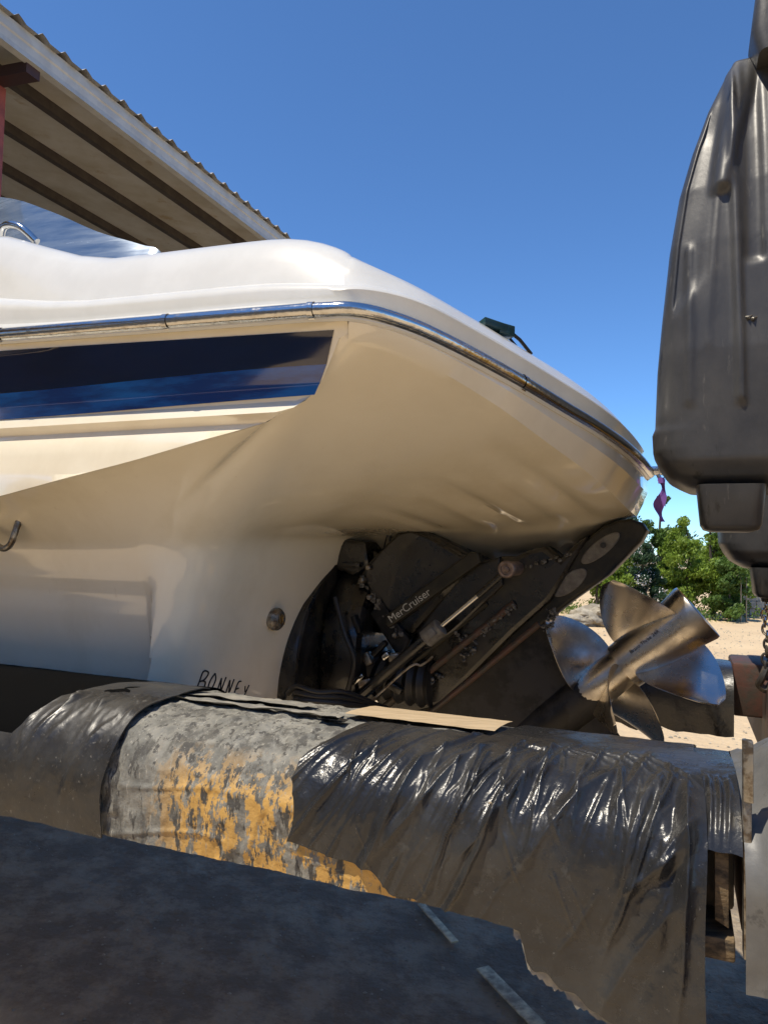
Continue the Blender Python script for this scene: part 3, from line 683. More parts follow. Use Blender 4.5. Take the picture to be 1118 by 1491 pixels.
# folded ladder bracket at the platform tip
b = MB(); b.box(P(-.472, 1.0, .228), Fd*-.026, Td*.03, Vector((0, 0, .010)), .003); b.tube([P(-.492, .952, .236), P(-.492, .970, .236)], .015, 14)
b.tube([P(-.478, .97, .215), P(-.486, .97, .195)], .006, 8); b.obj('ladder_bracket', CHROME, boat)
b = MB(); b.tube([P(-.492, .948, .236), P(-.492, .953, .236)], .005, 8); b.obj('bracket_screw', RUBBER, boat)
# purple ribbon hanging from it
R = []
for k in range(15):
    t = k/14; R.append([P(-.486-.006*math.sin(t*7)+w_*(.010+.006*math.sin(3+t*9)), .965+.004*math.sin(t*11+w_*2), .200-.115*t) for w_ in (-1, -.3, .4, 1)])
R2 = [[p+Td*.0012 for p in r] for r in R]; b = MB(); b.grid(R); b.grid([r[::-1] for r in R2])
b.tube([P(-.486, .966, .205), P(-.487, .966, .19)], .009, 8)
tag(b.obj('ribbon', PURPLE), 'small purple ribbon hanging from the bracket at the platform tip', 'ribbon')
# ------------------------------------------------------------------ forklift
fl = empty('forklift', P(-1.6, 1.0, GZ), 'marina forklift with two long padded forks, rusty red carriage and steel mast', 'forklift')
SEC = [(.24, -.50), (.25, -.44), (.25, -.385), (.235, -.345), (.19, -.325), (.12, -.314), (.04, -.308), (-.03, -.314), (-.078, -.330), (-.112, -.360), (-.128, -.397), (-.132, -.43), (-.131, -.47), (-.128, -.508)]
sec_s = spline([(b_, z, 0) for b_, z in SEC], 10); sl_ = [0]
for p, q in zip(sec_s, sec_s[1:]): sl_.append(sl_[-1]+(q-p).length)
SL = sl_[-1]
def sect(v):
    """point and outward normal at arc length v; past the end it hangs straight down"""
    if v >= SL: p = sec_s[-1]; return Vector((p.x-.004*(v-SL), p.y-(v-SL), 0)), Vector((-1, 0, 0))
    import bisect
    k = max(0, min(len(sl_)-2, bisect.bisect_right(sl_, v)-1)); t = (v-sl_[k])/(sl_[k+1]-sl_[k])
    p = sec_s[k].lerp(sec_s[k+1], t)
    def tn(q): q = max(0, min(len(sec_s)-1, q)); return (sec_s[min(q+1, len(sec_s)-1)]-sec_s[max(q-1, 0)]).normalized()
    d = tn(k).lerp(tn(k+1), t).normalized(); return p, Vector((d.y, -d.x, 0))*-1 if False else Vector((-d.y*-1*-1, d.x*1, 0)).normalized()*-1
def out_n(v):
    p, n = sect(v); c = Vector((.06, -.40, 0))
    return p, (n if (p-c).dot(n) > 0 else -n)
def v_of_z(z):
    """arc length on the near face at height z"""
    if z < sec_s[-1].y: return SL+(sec_s[-1].y-z)
    for k in range(len(sec_s)-1, 0, -1):
        if sec_s[k].y <= z <= sec_s[k-1].y and sec_s[k].x < .03: return lerp(sl_[k], sl_[k-1], (z-sec_s[k].y)/(sec_s[k-1].y-sec_s[k].y+1e-9))
    return SL*.55
def FK(a, v, o, db=0, dz=0):
    p, n = out_n(v); return P(a, p.x+n.x*o+db, p.y+n.y*o+dz)
def relief_mid(a, v):
    h = .004*nz(a*9, v*9, 1)+.0022*nz(a*30, v*30, 4)
    r = abs(nz(a*5, v*14, 8)); h += .003*math.exp(-(r/.06)**2)
    h += .0022*sm((nz(a*13, v*8, 12)-.10)/.04)+.0012*sm((nz(a*50, v*22, 15)-.05)/.06)+.0006*nz(a*140, v*60, 2)
    if v < VSH+.035: h += .003*nz(a*22, v*40, 31)+.002*abs(nz(a*60, v*70, 33))
    return h
VSH = SL*.62
def fork(db, dz, name_first):
    f = MB(); f.box(P(1.55, .06+db, -.405+dz), Fd*2.15, Td*.12, Vector((0, 0, .062)), .006); fo = f.obj('fork', STEEL, fl)
    b = MB(); A = [-.548+.02*i for i in range(27)] + [-.008+.0034*i for i in range(122)] + [.42+.05*i for i in range(62)]
    if db: A = [-.60+.05*i for i in range(80)]
    R = []
    NV = 200 if not db else 40
    for a in A: R.append([FK(a, SL*k/NV, relief_mid(a, SL*k/NV) if not db else .006*nz(a*6, k*.2), db, dz) for k in range(NV+1)])
    b.grid(R); padm = PAD
    b.obj('fork_padding', PADY if not db else STEEL, fo, sharp=0)
    b = MB(); b.box(P(-.40, .055+db, -.494+dz), Fd*.198, Td*.165, Vector((0, 0, .014)), .003)
    b.obj('timber_packer', OLDW, fo)
    b = MB(); b.box(P(-.583, -.095+db, -.415+dz), Fd*.008+Vector((0, 0, .004)), Td*.010, Vector((0, 0, .050)), .001)
    b.obj('end_plank', OLDW, fo)
    return fo
# middle padding with worn yellow paint
PADY = mat('grey_padding_with_yellow_paint', (.25, .24, .205), .85, noise_scale=24, col2=(.13, .127, .11), lo=.4, hi=.65, bump=.7, bscale=45, bdist=.006)
r1 = layer(PADY, (.10, .095, .082), 12, .50, .6, stretch=(2.2, 2.2, .8), w=3)
r2 = layer(PADY, (.56, .33, .09), 21, .475, .495, stretch=(1.6, 1.6, .8), w=1, rough=.6, detail=12)
layer(PADY, (.07, .066, .058), 34, .54, .57, stretch=(1.6, 1.6, .5), w=8, detail=10)
layer(PADY, (.33, .31, .26), 60, .60, .64, stretch=(2.5, 2.5, .25), w=5, detail=8)
layer(PADY, (.02, .02, .02), 26, .66, .69, stretch=(1.3, 1.3, .8), w=13, detail=10)
# the paint survives only where the tarpaulin rubbed it clear: below the shoulder, between two worn borders
n = PADY.node_tree
geo = n.nodes.new('ShaderNodeTexCoord'); mp = n.nodes.new('ShaderNodeMapping'); mp.inputs['Rotation'].default_value = (0, 0, math.radians(22.3)); n.links.new(geo.outputs['Object'], mp.inputs[0])
sp = n.nodes.new('ShaderNodeSeparateXYZ'); n.links.new(mp.outputs[0], sp.inputs[0])
PADY_SP = sp; PADY_R2 = r2
fork1 = fork(0, 0, True)
fork2 = fork(1.70, -.085, False)
# object origin of fork children equals the forklift root: the nodes below use its local coordinates
ro = rootloc(fork1)
def loc_uz(a, z):
    p = P(a, -.13, z)-ro; c, s = math.cos(math.radians(22.3)), math.sin(math.radians(22.3)); return (p.x*c-p.y*s, p.z)
def rng(sock, a, b_):
    r = n.nodes.new('ShaderNodeMapRange'); r.inputs['From Min'].default_value = a; r.inputs['From Max'].default_value = b_; n.links.new(sock, r.inputs[0]); return r.outputs[0]
def mul(p, q):
    r = n.nodes.new('ShaderNodeMath'); r.operation = 'MULTIPLY'; n.links.new(p, r.inputs[0]); n.links.new(q, r.inputs[1]); return r.outputs[0]
xa, xb = loc_uz(.31, 0)[0], loc_uz(.0, 0)[0]; zt, z0 = loc_uz(0, -.335)[1], loc_uz(0, -.40)[1]
msk = mul(rng(sp.outputs['X'], xa, xa+.10), rng(sp.outputs['Z'], zt, z0))
for lk in list(r2.outputs[0].links):
    to = lk.to_socket; n.links.new(mul(r2.outputs[0], msk), to)
# bare wood strip on the shoulder
b = MB(); R = []
for i in range(30):
    a = lerp(.015, -.255, i/29); R.append([FK(a, lerp(.22, .36, k/6)+.006*nz(a*8, k), .013+.0008*nz(a*40, k)) for k in range(7)])
b.grid(R); b.obj('wood_strip', WOOD, fork1, sharp=0)
# torn tape bands
def tape(a0, a1, v0, v1, seed, M=TAPE, lift=.006):
    R = []
    for i in range(40):
        u = i/39; a = lerp(a0, a1, u); r = []
        for k in range(13):
            t = k/12; v = lerp(v0+.012*nz(a*14, seed), v1+.016*nz(a*18, seed+5), t)
            r.append(FK(a, v, lift+.003*abs(nz(a*25, v*25, seed))+(.006*t**6)))
        R.append(r)
    MB().grid(R).obj('padding_tape', M, fork1, sharp=0)
tape(.39, .12, .25, .345, 2); tape(.37, .02, .345, .385, 6); tape(.05, .0, .37, .40, 9, SHEET)
# carriage and mast
b = MB(); b.box(P(-.86, .95, -.55), Fd*.07, Td*1.35, Vector((0, 0, .13)), .01); car = b.obj('carriage', RED, fl)
for c_, hx_ in ((P(-.80, 1.75, -.46), .10), (P(-.765, .08, -.42), .155)):
    b = MB(); b.box(c_, Fd*hx_, Td*.12, Vector((0, 0, .09)), .01); b.obj('fork_bracket', RED, car)
b = MB()
for bb in (.35, 1.70): b.box(P(-1.06, bb, .6), Fd*.09, Td*.08, Vector((0, 0, 2.3)), .01)
b.obj('mast_channel', YEL, fl)
b = MB(); b.box(P(-1.06, 1.02, 2.6), Fd*.06, Td*.6, Vector((0, 0, .08)), .01); b.obj('mast_crossbar', YEL, fl); b = MB(); b.box(P(-1.06, 1.02, -.9), Fd*.06, Td*.6, Vector((0, 0, .08)), .01); b.obj('mast_crossbar', YEL, fl)
b = MB(); b.box(P(-2.9, 1.05, -.55), Fd*1.55, Td*.95, Vector((0, 0, .55)), .08); b.obj('chassis', YEL, fl)
for aa in (-1.75, -4.0):
    for bb in (.2, 1.9):
        b = MB(); b.tube([P(aa, bb-.2, GZ+.55), P(aa, bb-.17, GZ+.55), P(aa, bb+.17, GZ+.55), P(aa, bb+.2, GZ+.55)], [.48, .55, .55, .48], 28); wl = b.obj('wheel', RUBBER, fl)
        b = MB(); b.tube([P(aa, bb-.21, GZ+.55), P(aa, bb+.21, GZ+.55)], .25, 20); b.obj('rim', YEL, wl)
# upright steel pin between fork end and heel
b = MB(); b.box(P(-.612, -.115, -.268), Fd*.006+Td*.002, Td*.006, Vector((0, 0, .038)), .002); b.box(P(-.612, -.10, -.40), Fd*.005, Td*.012, Vector((0, 0, .10)), .002); b.obj('locating_pin', DULL, fork1)
# ------------------------------------------------------------------ sheets wrapped on the fork
def sheet(name, label, M, a_left, a_right, v_top, v_bot, creases, nu, nv, seed, amp=.0015, lift=.008, group=None, hang=None, cat='plastic sheet'):
    """a_left/a_right are functions of t (0 top - 1 bottom); v_top/v_bot functions of a"""
    R = []; R2 = []
    for i in range(nu+1):
        u = i/nu; r = []; r2 = []
        for k in range(nv+1):
            t = k/nv; a = lerp(a_left(t), a_right(t), u); v = lerp(v_top(a), v_bot(a), t)
            h = lift+amp*2.2*nz(a*11, v*11, seed)+amp*nz(a*34, v*34, seed+3)+amp*.35*nz(a*90, v*90, seed+7)
            for (a0, v0, a1, v1, am, wd, bend) in creases:
                dx, dy = a1-a0, v1-v0; L2 = dx*dx+dy*dy; q = ((a-a0)*dx+(v-v0)*dy)/L2
                if -.15 < q < 1.15:
                    d = ((a-a0)*dy-(v-v0)*dx)/math.sqrt(L2) + bend*math.sin(math.pi*q)+.0025*nz(a*25, v*25, seed+9)
                    if abs(d) < wd*4:
                        env = sm((q+.15)/.3)*sm((1.15-q)/.5); x = d/wd
                        h += am*env*(math.exp(-abs(x)*(1.5 if x < 0 else .75))-.35*math.exp(-(x-2.2)**2))
            e = min(t*nv, (1-t)*nv, u*nu, (1-u)*nu)
            p, n_ = out_n(v)
            hg = hang(a, v) if hang else 0
            r.append(P(a, p.x+n_.x*(h)-hg, p.y+n_.y*(h))); r2.append(P(a, p.x+n_.x*(h-.0022)-hg, p.y+n_.y*(h-.0022)))
        R.append(r); R2.append(r2)
    b = MB(); b.grid(R); b.grid([x[::-1] for x in R2])
    b.grid([[r[-1] for r in R], [r[-1] for r in R2]]); b.grid([R[0], R2[0]]); b.grid([R[-1], R2[-1]])
    return tag(b.obj(name, M, sharp=0), label, cat, group)
rnd = random.Random(21); cre = []
VS = v_of_z(-.33)
# folds fan from the shoulder down and forward (lower left in the picture)
for k in range(30):
    a0 = lerp(-.02, -.56, k/29)+rnd.uniform(-.03, .03); v0 = VS+rnd.uniform(-.12, .03); ln = rnd.uniform(.09, .26); sl2 = rnd.uniform(.45, .80)*(1-.5*k/29)
    cre.append((a0, v0, a0+ln*sl2, v0+ln, rnd.choice((.002, .003, .005, .009)), rnd.uniform(.0022, .006), rnd.uniform(-.012, .012)))
for k in range(16):
    a0 = rnd.uniform(-.56, -.05); v0 = VS+rnd.uniform(-.14, -.02); ln = rnd.uniform(.04, .12)
    cre.append((a0, v0, a0+ln*rnd.uniform(-.2, .3), v0+ln, rnd.uniform(.003, .006), rnd.uniform(.002, .004), rnd.uniform(-.004, .004)))
for k in range(6):
    a0 = lerp(-.20, -.46, k/5); cre.append((a0, VS-.05, a0+.012, VS+.09+.02*math.sin(k*3), .005, .005, .004))
cre += [(-.18, VS-.02, -.085, VS+.20, .011, .007, .006), (-.26, VS-.06, -.12, VS+.14, .010, .007, .01), (-.36, VS-.05, -.25, VS+.12, .011, .009, .008), (-.45, VS-.03, -.33, VS+.13, .010, .010, -.006),
        (-.545, VS-.02, -.53, VS+.28, .012, .008, .004), (-.50, VS+.09, -.56, VS+.02, .010, .010, 0), (-.44, VS+.28, -.55, VS+.10, .009, .012, .01), (-.47, VS+.12, -.54, VS+.06, .008, .006, 0)]
# arcs: horizontal tension lines on the shoulder
for k in range(34):
    a0 = rnd.uniform(-.55, -.06); v0 = VS+rnd.uniform(-.02, .16); ln = rnd.uniform(.03, .10); sg = rnd.choice((.6, .6, .3, -.4)); cre.append((a0, v0, a0+ln*sg, v0+ln, rnd.uniform(.0012, .003), rnd.uniform(.0015, .003), rnd.uniform(-.004, .004)))
for k in range(7): cre.append((-.30-.03*k, VS-.075-.004*k, -.38-.03*k, VS-.06+.006*k, .004, .003, .008))
bl = lambda a: interp(-a, [(-.03, v_of_z(-.45)), (.05, v_of_z(-.462)), (.12, v_of_z(-.470)), (.145, v_of_z(-.498)), (.25, v_of_z(-.505)), (.335, v_of_z(-.512)), (.345, v_of_z(-.55)), (.40, v_of_z(-.575)), (.47, v_of_z(-.605)), (.56, v_of_z(-.68)), (.6, v_of_z(-.70))])
sheet('black_plastic_sheet', 'large shiny wrinkled black plastic sheet over the near fork, hanging torn at its right end', SHEET,
      lambda t: lerp(-.045, .018, sm(t*1.8))+.006*math.sin(t*13), lambda t: -.560+.006*math.sin(t*9)-.012*sm((t-.6)*3),
      lambda a: lerp(.17, .372+.012*nz(a*30, 2), sm((a+.30)/.05)), lambda a: bl(a)+.004*nz(a*30, 2)+(.010*nz(a*55, 5) if a < -.34 else 0), cre, 360, 260, 3, amp=.0010, lift=.009,
      hang=lambda a, v: .022*sm((v-VS-.05)/.25)*sm((-a-.42)/.14))
R = []
for i in range(121):
    a = lerp(-.325, -.50, i/120); r = []
    vb = bl(a)+.014+.012*nz(a*60, 3)+.008*nz(a*150, 9)
    for k in range(25):
        v = lerp(v_of_z(-.44), vb, k/24); p, n_ = out_n(v); h = .002+.003*nz(a*50, v*50, 4)+.0015*nz(a*140, v*140, 2)
        r.append(P(a, p.x+n_.x*h, p.y+n_.y*h))
    R.append(r)
MB().grid(R).obj('torn_backing', TAPE, fork1, sharp=0)
# short end flap of the same wrap, over the very end of the fork
cre2 = [(-.572-.012*k, VS-.06, -.570-.010*k, VS+.05, .005, .003, .001) for k in range(3)]
sheet('black_plastic_flap', 'short black plastic flap right of the large wrinkled sheet on the near fork', SHEET,
      lambda t: -.545, lambda t: -.606, lambda a: .16, lambda a: v_of_z(-.372)+.004*nz(a*40, 0), cre2, 40, 90, 8, lift=.0055)
# left sheet
rnd = random.Random(5); cre3 = []
for k in range(24):
    a0 = lerp(.40, .95, k/23)+rnd.uniform(-.02, .02); v0 = VS+rnd.uniform(-.07, .03); ln = rnd.uniform(.06, .17)
    cre3.append((a0, v0, a0+ln*rnd.uniform(-.15, .5), v0+ln, rnd.uniform(.002, .0045), rnd.uniform(.003, .006), rnd.uniform(-.006, .006)))
for k in range(14):
    a0 = .385+.012*k; cre3.append((a0, VS-.07+rnd.uniform(-.01, .01), a0+rnd.uniform(-.012, .012), VS+rnd.uniform(-.015, .02), rnd.uniform(.006, .010), .0042, 0))
sheet('dusty_black_sheet', 'dusty black plastic sheet draped over the left part of the near fork', SHEET2,
      lambda t: 1.9, lambda t: .372-.01*sm(t*3)+.022*sm(t)+.004*math.sin(t*17), lambda a: lerp(.26, VS+.055, sm((a-.50)/.12)) if a < .9 else VS+.055, lambda a: v_of_z(-.506)+.004*nz(a*20, 3), cre3, 330, 150, 12, amp=.0012, lift=.0155)
# boat's shadow on the fork, built as a near-black layer at the far left
sheet('boat_shadow_layer', 'boat shadow built as a matt black layer under the dusty sheet on the far left of the near fork', mat('boat_shadow_black', (.003, .003, .003), .9, spec=.05),
      lambda t: 2.6, lambda t: .40, lambda a: .10, lambda a: VS+.10, [], 80, 40, 15, amp=.0008, lift=.0135)
# grey tarpaulin round the heel on the right
R = []
for i in range(41):
    u = i/40; a = lerp(-.608, -1.02, u); r = []
    for k in range(61):
        t = k/60; v = lerp(.12, v_of_z(-.53+.03*u), t); p, n_ = out_n(v); h = .010+.020*sm(u*5)-.012*(1-sm(u*7))+.014*nz(a*8, v*8, 4)+.008*math.exp(-abs((a+.66+.25*(v-.4))/.008))+.008*math.exp(-abs((a+.74-.35*(v-.5))/.008))+.006*math.exp(-abs((a+.69+.5*(v-.7))/.006))+.006*nz(a*22, v*20, 6)
        r.append(P(a, p.x+n_.x*h, p.y+n_.y*h+.02*sm(u*3)))
    R.append(r)
b = MB(); b.grid(R); R2 = [[p+Td*.002 for p in r] for r in R]; b.grid([r[::-1] for r in R2]); b.grid([R[0], R2[0]])
tag(b.obj('grey_tarpaulin', GREY, sharp=0), 'grey dusty tarpaulin wrapped around the fork heel at the right edge', 'tarpaulin')
# black wrap and blue sheet on the far fork
def wrap2(name, label, M, a0, a1, v0, v1, seed, amp, lift, cat, ragged=.02):
    R = []
    for i in range(91):
        a = lerp(a0, a1, i/90); r = []
        for k in range(41):
            v = lerp(v0, v1+ragged*nz(a*14, seed), k/40); p, n_ = out_n(v); h = lift+amp*nz(a*16, v*5, seed)+amp*.6*nz(a*40, v*9, seed+2)+amp*1.2*max(0, math.sin(a*60+v*12))*sm((v-.4)/.1)
            r.append(P(a, p.x+n_.x*h+1.70, p.y+n_.y*h-.085))
        R.append(r)
    return tag(MB().grid(R).obj(name, M, sharp=0), label, cat)
wrap2('black_fork_wrap', 'crumpled black plastic wrap around the far fork behind the propellers', SHEET, -.70, 1.6, .10, SL+.012, 31, .006, .012, 'plastic wrap')
wrap2('blue_sheet', 'blue plastic sheet end on the far fork, beside the propeller blade', mat('blue_plastic', (.02, .10, .19), .4), -.60, -.30, .20, .42, 35, .003, .022, 'plastic sheet', .01)
# ------------------------------------------------------------------ moulded mast bumpers
def tank():
    root = empty('mast_bumper', P(-.68, .66, .05), 'big black moulded plastic bumper hanging in front of the forklift mast', 'bumper', 'moulded bumpers hung from the mast')
    HW = [(.141, .128), (.150, .146), (.165, .170), (.190, .188), (.222, .203), (.262, .205), (.275, .199), (.404, .194), (.523, .184), (.671, .170), (.80, .150), (.90, .123), (1.00, .090), (1.08, .055), (1.12, .036)]
    NA = 200; zs = [lerp(.141, 1.12, (k/180)) for k in range(181)]; rows = []
    for z in zs:
        hw = interp(z, HW); hb = min(.165, hw*.86+.0); r = []
        e = 5.0
        for j in range(NA):
            q = 2*math.pi*j/NA; c, s = math.cos(q), math.sin(q); k_ = (abs(c)**e+abs(s)**e)**(-1/e); x = hw*c*k_; y = hb*s*k_; d = 0
            # position along the near (-b) and left (+a) faces
            near = sm((-s*k_-.75)/.2); left = sm((c*k_-.75)/.2)
            # raised pillars running down both faces, sunken panels between
            if near > 0:
                def bar(cx_, w_, z0, z1, am, p=4): return am*math.exp(-abs((x-cx_)/w_)**p)*sm((z-z0)/.025)*sm((z1-z)/.03)
                d += near*(bar(.128, .0065, .30, .68, .007, 2)+bar(lerp(.066, .018, sm((z-.76)/.36)), .017+.010*sm((z-.8)/.3), .765, 1.3, .024)
                           + bar(.030+.02*(z-.3), .0085, .30, 1.3, .011, 3)+bar(.092-.05*sm((z-.45)/.35)*.4, .004, .42, .80, .004, 2)+bar(-.05, .012, .28, 1.3, .012, 3)
                           + bar(.004, .018, .60, 1.3, -.010))
                cs = lerp(.140, .082, sm((z-.55)/.45)); d -= .013*near*math.exp(-abs((x-cs)/.034)**2.4)*sm((z-.53-(.13-x)*1.2)/.05)*sm((1.02-z)/.10)
            n_ = Vector((c, s, 0)).normalized(); d += .0012*nz(x*10, y*10, z*7)
            nn = Vector((0, -1, 0)) if near > left else Vector((1, 0, 0)); d *= sm((1.13-z)/.10)
            v = Vector((x, y, 0))+nn*d
            r.append(P(-.68+v.x, .66+v.y, z))
        rows.append(r)
    b = MB(); b.grid(rows, True); b.f.append(tuple(range(NA))[::-1]); b.f.append(tuple(range(len(b.v)-NA, len(b.v))))
    b.obj('bumper_shell', TANKM, root, sharp=0)
    # foot block
    def loft(sec, name, ca, cb, e=6):
        rows = [[P(ca+wa*math.cos(q)*((abs(math.cos(q))**e+abs(math.sin(q))**e)**(-1/e)), cb+wb*math.sin(q)*((abs(math.cos(q))**e+abs(math.sin(q))**e)**(-1/e)), z) for q in [2*math.pi*k/48 for k in range(48)]] for z, wa, wb in sec]
        b = MB(); b.grid(rows, True); b.f.append(tuple(range(48))[::-1]); b.f.append(tuple(range(len(b.v)-48, len(b.v)))); return b.obj(name, TANKM, root, sharp=45)
    loft([(.048, .040, .050), (.052, .052, .064), (.062, .058, .070), (.145, .066, .076)], 'foot_block', -.632, .57)
    loft([(1.08, .045, .06), (1.13, .060, .06), (1.20, .052, .055), (1.30, .040, .05), (1.38, .03, .04)], 'hanger_neck', -.735, .60)
    b = MB(); b.tube([P(-.735, .60, 1.25), P(-.78, .62, 2.4)], .03, 10); b.obj('hanger_strap', STEEL, root)
    # gouges: torn curls of plastic
    for (a, z) in ((-.652, .49), (-.661, .486)):
        b = MB(); b.tube([P(a, .505, z), P(a-.012, .495, z-.004), P(a-.020, .502, z+.003)], [.0015, .004, .001], 6); b.obj('plastic_curl', DULL, root)
    return root
t1 = tank()
def copy_tree(o, parent=None):
    c = o.copy(); COL.objects.link(c); c.parent = parent
    for ch in o.children: copy_tree(ch, c)
    return c
t2 = copy_tree(t1); t2.location = t1.location + (P(-.860, 1.60, -.185)-P(-.68, .66, 0)); 
t2['label'] = 'second black moulded bumper farther back, partly hidden under the big one at the right edge'
# hook and chain under the second bumper
hx = (-.79, 1.50)
hk = empty('hoist_chain', P(hx[0], hx[1], -.40), 'short steel chain with hook hanging below the farther bumper', 'chain')
b = MB(); b.tube([P(hx[0], hx[1], -.06), P(hx[0], hx[1], -.09), P(hx[0], hx[1], -.12), P(hx[0], hx[1], -.15)], [.034, .028, .020, .012], 14); b.obj('swivel', STEEL, hk)
z = -.165
for k in range(9):
    b = MB(); n_ = 18; pts = []
    d1 = Fd if k % 2 else Td
    for j in range(n_+1):
        q = 2*math.pi*j/n_; pts.append(P(hx[0], hx[1], z)+d1*.010*math.cos(q)+Vector((0, 0, .017*math.sin(q)))+Fd*.004*math.sin(k))
    b.tube(pts, .0042, 7, caps=False); b.obj('chain_link', CHROME if k < 5 else STEEL, hk); z -= .024
b = MB(); b.tube(spline([P(hx[0], hx[1], z+.02), P(hx[0]+.012, hx[1]-.01, z-.01), P(hx[0]+.02, hx[1], z-.035), P(hx[0], hx[1], z-.05), P(hx[0]-.015, hx[1], z-.03)], 5), [.012]*21, 8); b.obj('hook', STEEL, hk)
# ------------------------------------------------------------------ building: open-sided storage shed
shed = empty('storage_shed', P(8.5, 9, GZ), 'tall open-sided metal shed with corrugated roof, pale fascia and dark purlins', 'building')
EA, EZ = 5.765, 5.25; SLP = .1; B0, B1 = -14, 34
def RZ(a): return EZ-.23+SLP*(a-EA)
b = MB(); R = []
nb = int((B1-B0)/.05)
for aa in (EA-.10, EA+.6, EA+3, EA+14):
    r = []
    for k in range(nb+1):
        bb = B0+.05*k; ph = (bb/.30) % 1; h = .05*(sm((ph-.0)/.12)-sm((ph-.28)/.12)); r.append(P(aa, bb, EZ+.035+SLP*(aa-EA)+h))
    R.append(r)
b.grid(R); b.obj('roof_sheet', ROOFM, shed, smooth=False)
b = MB(); b.grid([[P(aa, bb, RZ(aa)+.10) for bb in (B0, B1)] for aa in (EA+.02, EA+14)]); b.obj('roof_underside', SOFF, shed, smooth=False)
b = MB(); fp = [(EA-.03, EZ+.03), (EA-.03, EZ-.02), (EA-.045, EZ-.03), (EA-.045, EZ-.10), (EA-.03, EZ-.115), (EA-.03, EZ-.20), (EA-.05, EZ-.27), (EA+.03, EZ-.28), (EA+.03, EZ+.03)]
b.grid([[P(a_, bb, z_) for a_, z_ in fp] for bb in (B0, B1)]); b.obj('fascia', FASC, shed, smooth=False)
for aa in (6.33, 7.33, 8.40, 9.5, 10.6, 11.7):
    for off, zz in ((0, .10), ):
        b = MB(); b.box(P(aa, (B0+B1)/2, RZ(aa)+.035), Fd*.012, Td*(B1-B0)/2, Vector((0, 0, .062))); b.box(P(aa+.035, (B0+B1)/2, RZ(aa)-.024), Fd*.045, Td*(B1-B0)/2, Vector((0, 0, .006))); b.obj('purlin', PURL, shed, smooth=False)
for bb in (4.24-7.5, 4.24, 4.24+7.5, 4.24+15, 4.24+22.5):
    b = MB(); n1 = Fd+Vector((0, 0, SLP)); b.box(P(EA+7, bb, RZ(EA+7)-.09), n1*7, Td*.085, Vector((0, 0, .06))); b.obj('rafter', mat('dark_red_rafter', (.045, .018, .016), .6) if bb < -3 else bpy.data.materials['dark_red_rafter'], shed, smooth=False)
    b = MB(); zc = RZ(6.27)-.15; b.box(P(6.42, bb, (zc+GZ)/2), Fd*.12, Td*.012, Vector((0, 0, (zc-GZ)/2))); b.box(P(6.30, bb, (zc+GZ)/2), Fd*.012, Td*.11, Vector((0, 0, (zc-GZ)/2))); b.box(P(6.54, bb, (zc+GZ)/2), Fd*.012, Td*.11, Vector((0, 0, (zc-GZ)/2)))
    b.obj('column', COLR, shed, smooth=False)
b = MB(); b.box(P(EA+14, 10, 1.6), Fd*.1, Td*24, Vector((0, 0, 3.4))); b.obj('rear_wall', WALLM, shed, smooth=False)
# ------------------------------------------------------------------ trees and the yard's far edge
def leaves(b, c, r, n, size, rnd, squash=.8):
    for k in range(n):
        while True:
            v = Vector((rnd.uniform(-1, 1), rnd.uniform(-1, 1), rnd.uniform(-1, 1)))
            if .25 < v.length < 1: break
        p = c+Vector((v.x*r, v.y*r, v.z*r*squash)); d = Vector((rnd.gauss(0, 1), rnd.gauss(0, 1), rnd.gauss(0, .8))).normalized(); u = d.orthogonal().normalized(); w_ = d.cross(u); s = size*rnd.uniform(.6, 1.3)
        b.add([p-u*s, p-w_*s*.42, p+u*s, p+w_*s*.42], [(0, 1, 2, 3)])
def tree(name, x, y, h, wdt, M, seed, label, cat, group, petals=0, spiky=0, ls=.055, dens=1):
    rnd = random.Random(seed); z0 = 0
    root = empty(name, (x, y, z0), label, cat, group)
    b = MB(); tips = []
    top = Vector((x+rnd.uniform(-.1, .1), y, h*.9)); b.tube(spline([(x, y, z0-.05), (x+rnd.uniform(-.06, .06), y, h*.3), (x+rnd.uniform(-.1, .1), y, h*.6), top], 3), [.045*h/2*(1-.085*k) for k in range(10)], 8)
    for k in range(16):
        t = rnd.uniform(.12, .95); q = rnd.uniform(0, 2*math.pi); wd = wdt*(1.05-.8*t if spiky else math.sin(math.pi*(.25+.65*t)))*rnd.uniform(.55, 1)
        p0 = Vector((x, y, h*t*.85)); p1 = p0+Vector((math.cos(q)*wd, math.sin(q)*wd, h*.10*rnd.uniform(.2, 1.4))); b.tube([p0, (p0+p1)/2+Vector((0, 0, .03)), p1], [.018, .012, .005], 5); tips.append(p1); tips.append((p0+p1)/2)
    tips.append(top)
    b.obj('trunk', BARK, root, sharp=0)
    b = MB(); bp = MB()
    for k, tp_ in enumerate(tips):
        rr = wdt*rnd.uniform(.24, .42)*(.75 if spiky else 1)
        for q in range(3): leaves(b, tp_+Vector((rnd.gauss(0, .5), rnd.gauss(0, .5), rnd.gauss(0, .35)))*rr, rr*rnd.uniform(.5, 1), int(150*dens), ls, rnd)
        if petals:
            leaves(bp, tp_, rr*1.2, int(60*petals), ls*.6, rnd)
    b.obj('crown', M, root, smooth=False)
    if petals: bp.obj('blossom', PETAL, root, smooth=False)
    return root
def gp_(xpx, Y): return (xpx-559)/1050*Y     # lateral position of a direction seen at depth Y
G_ = 'trees along the far edge of the yard'
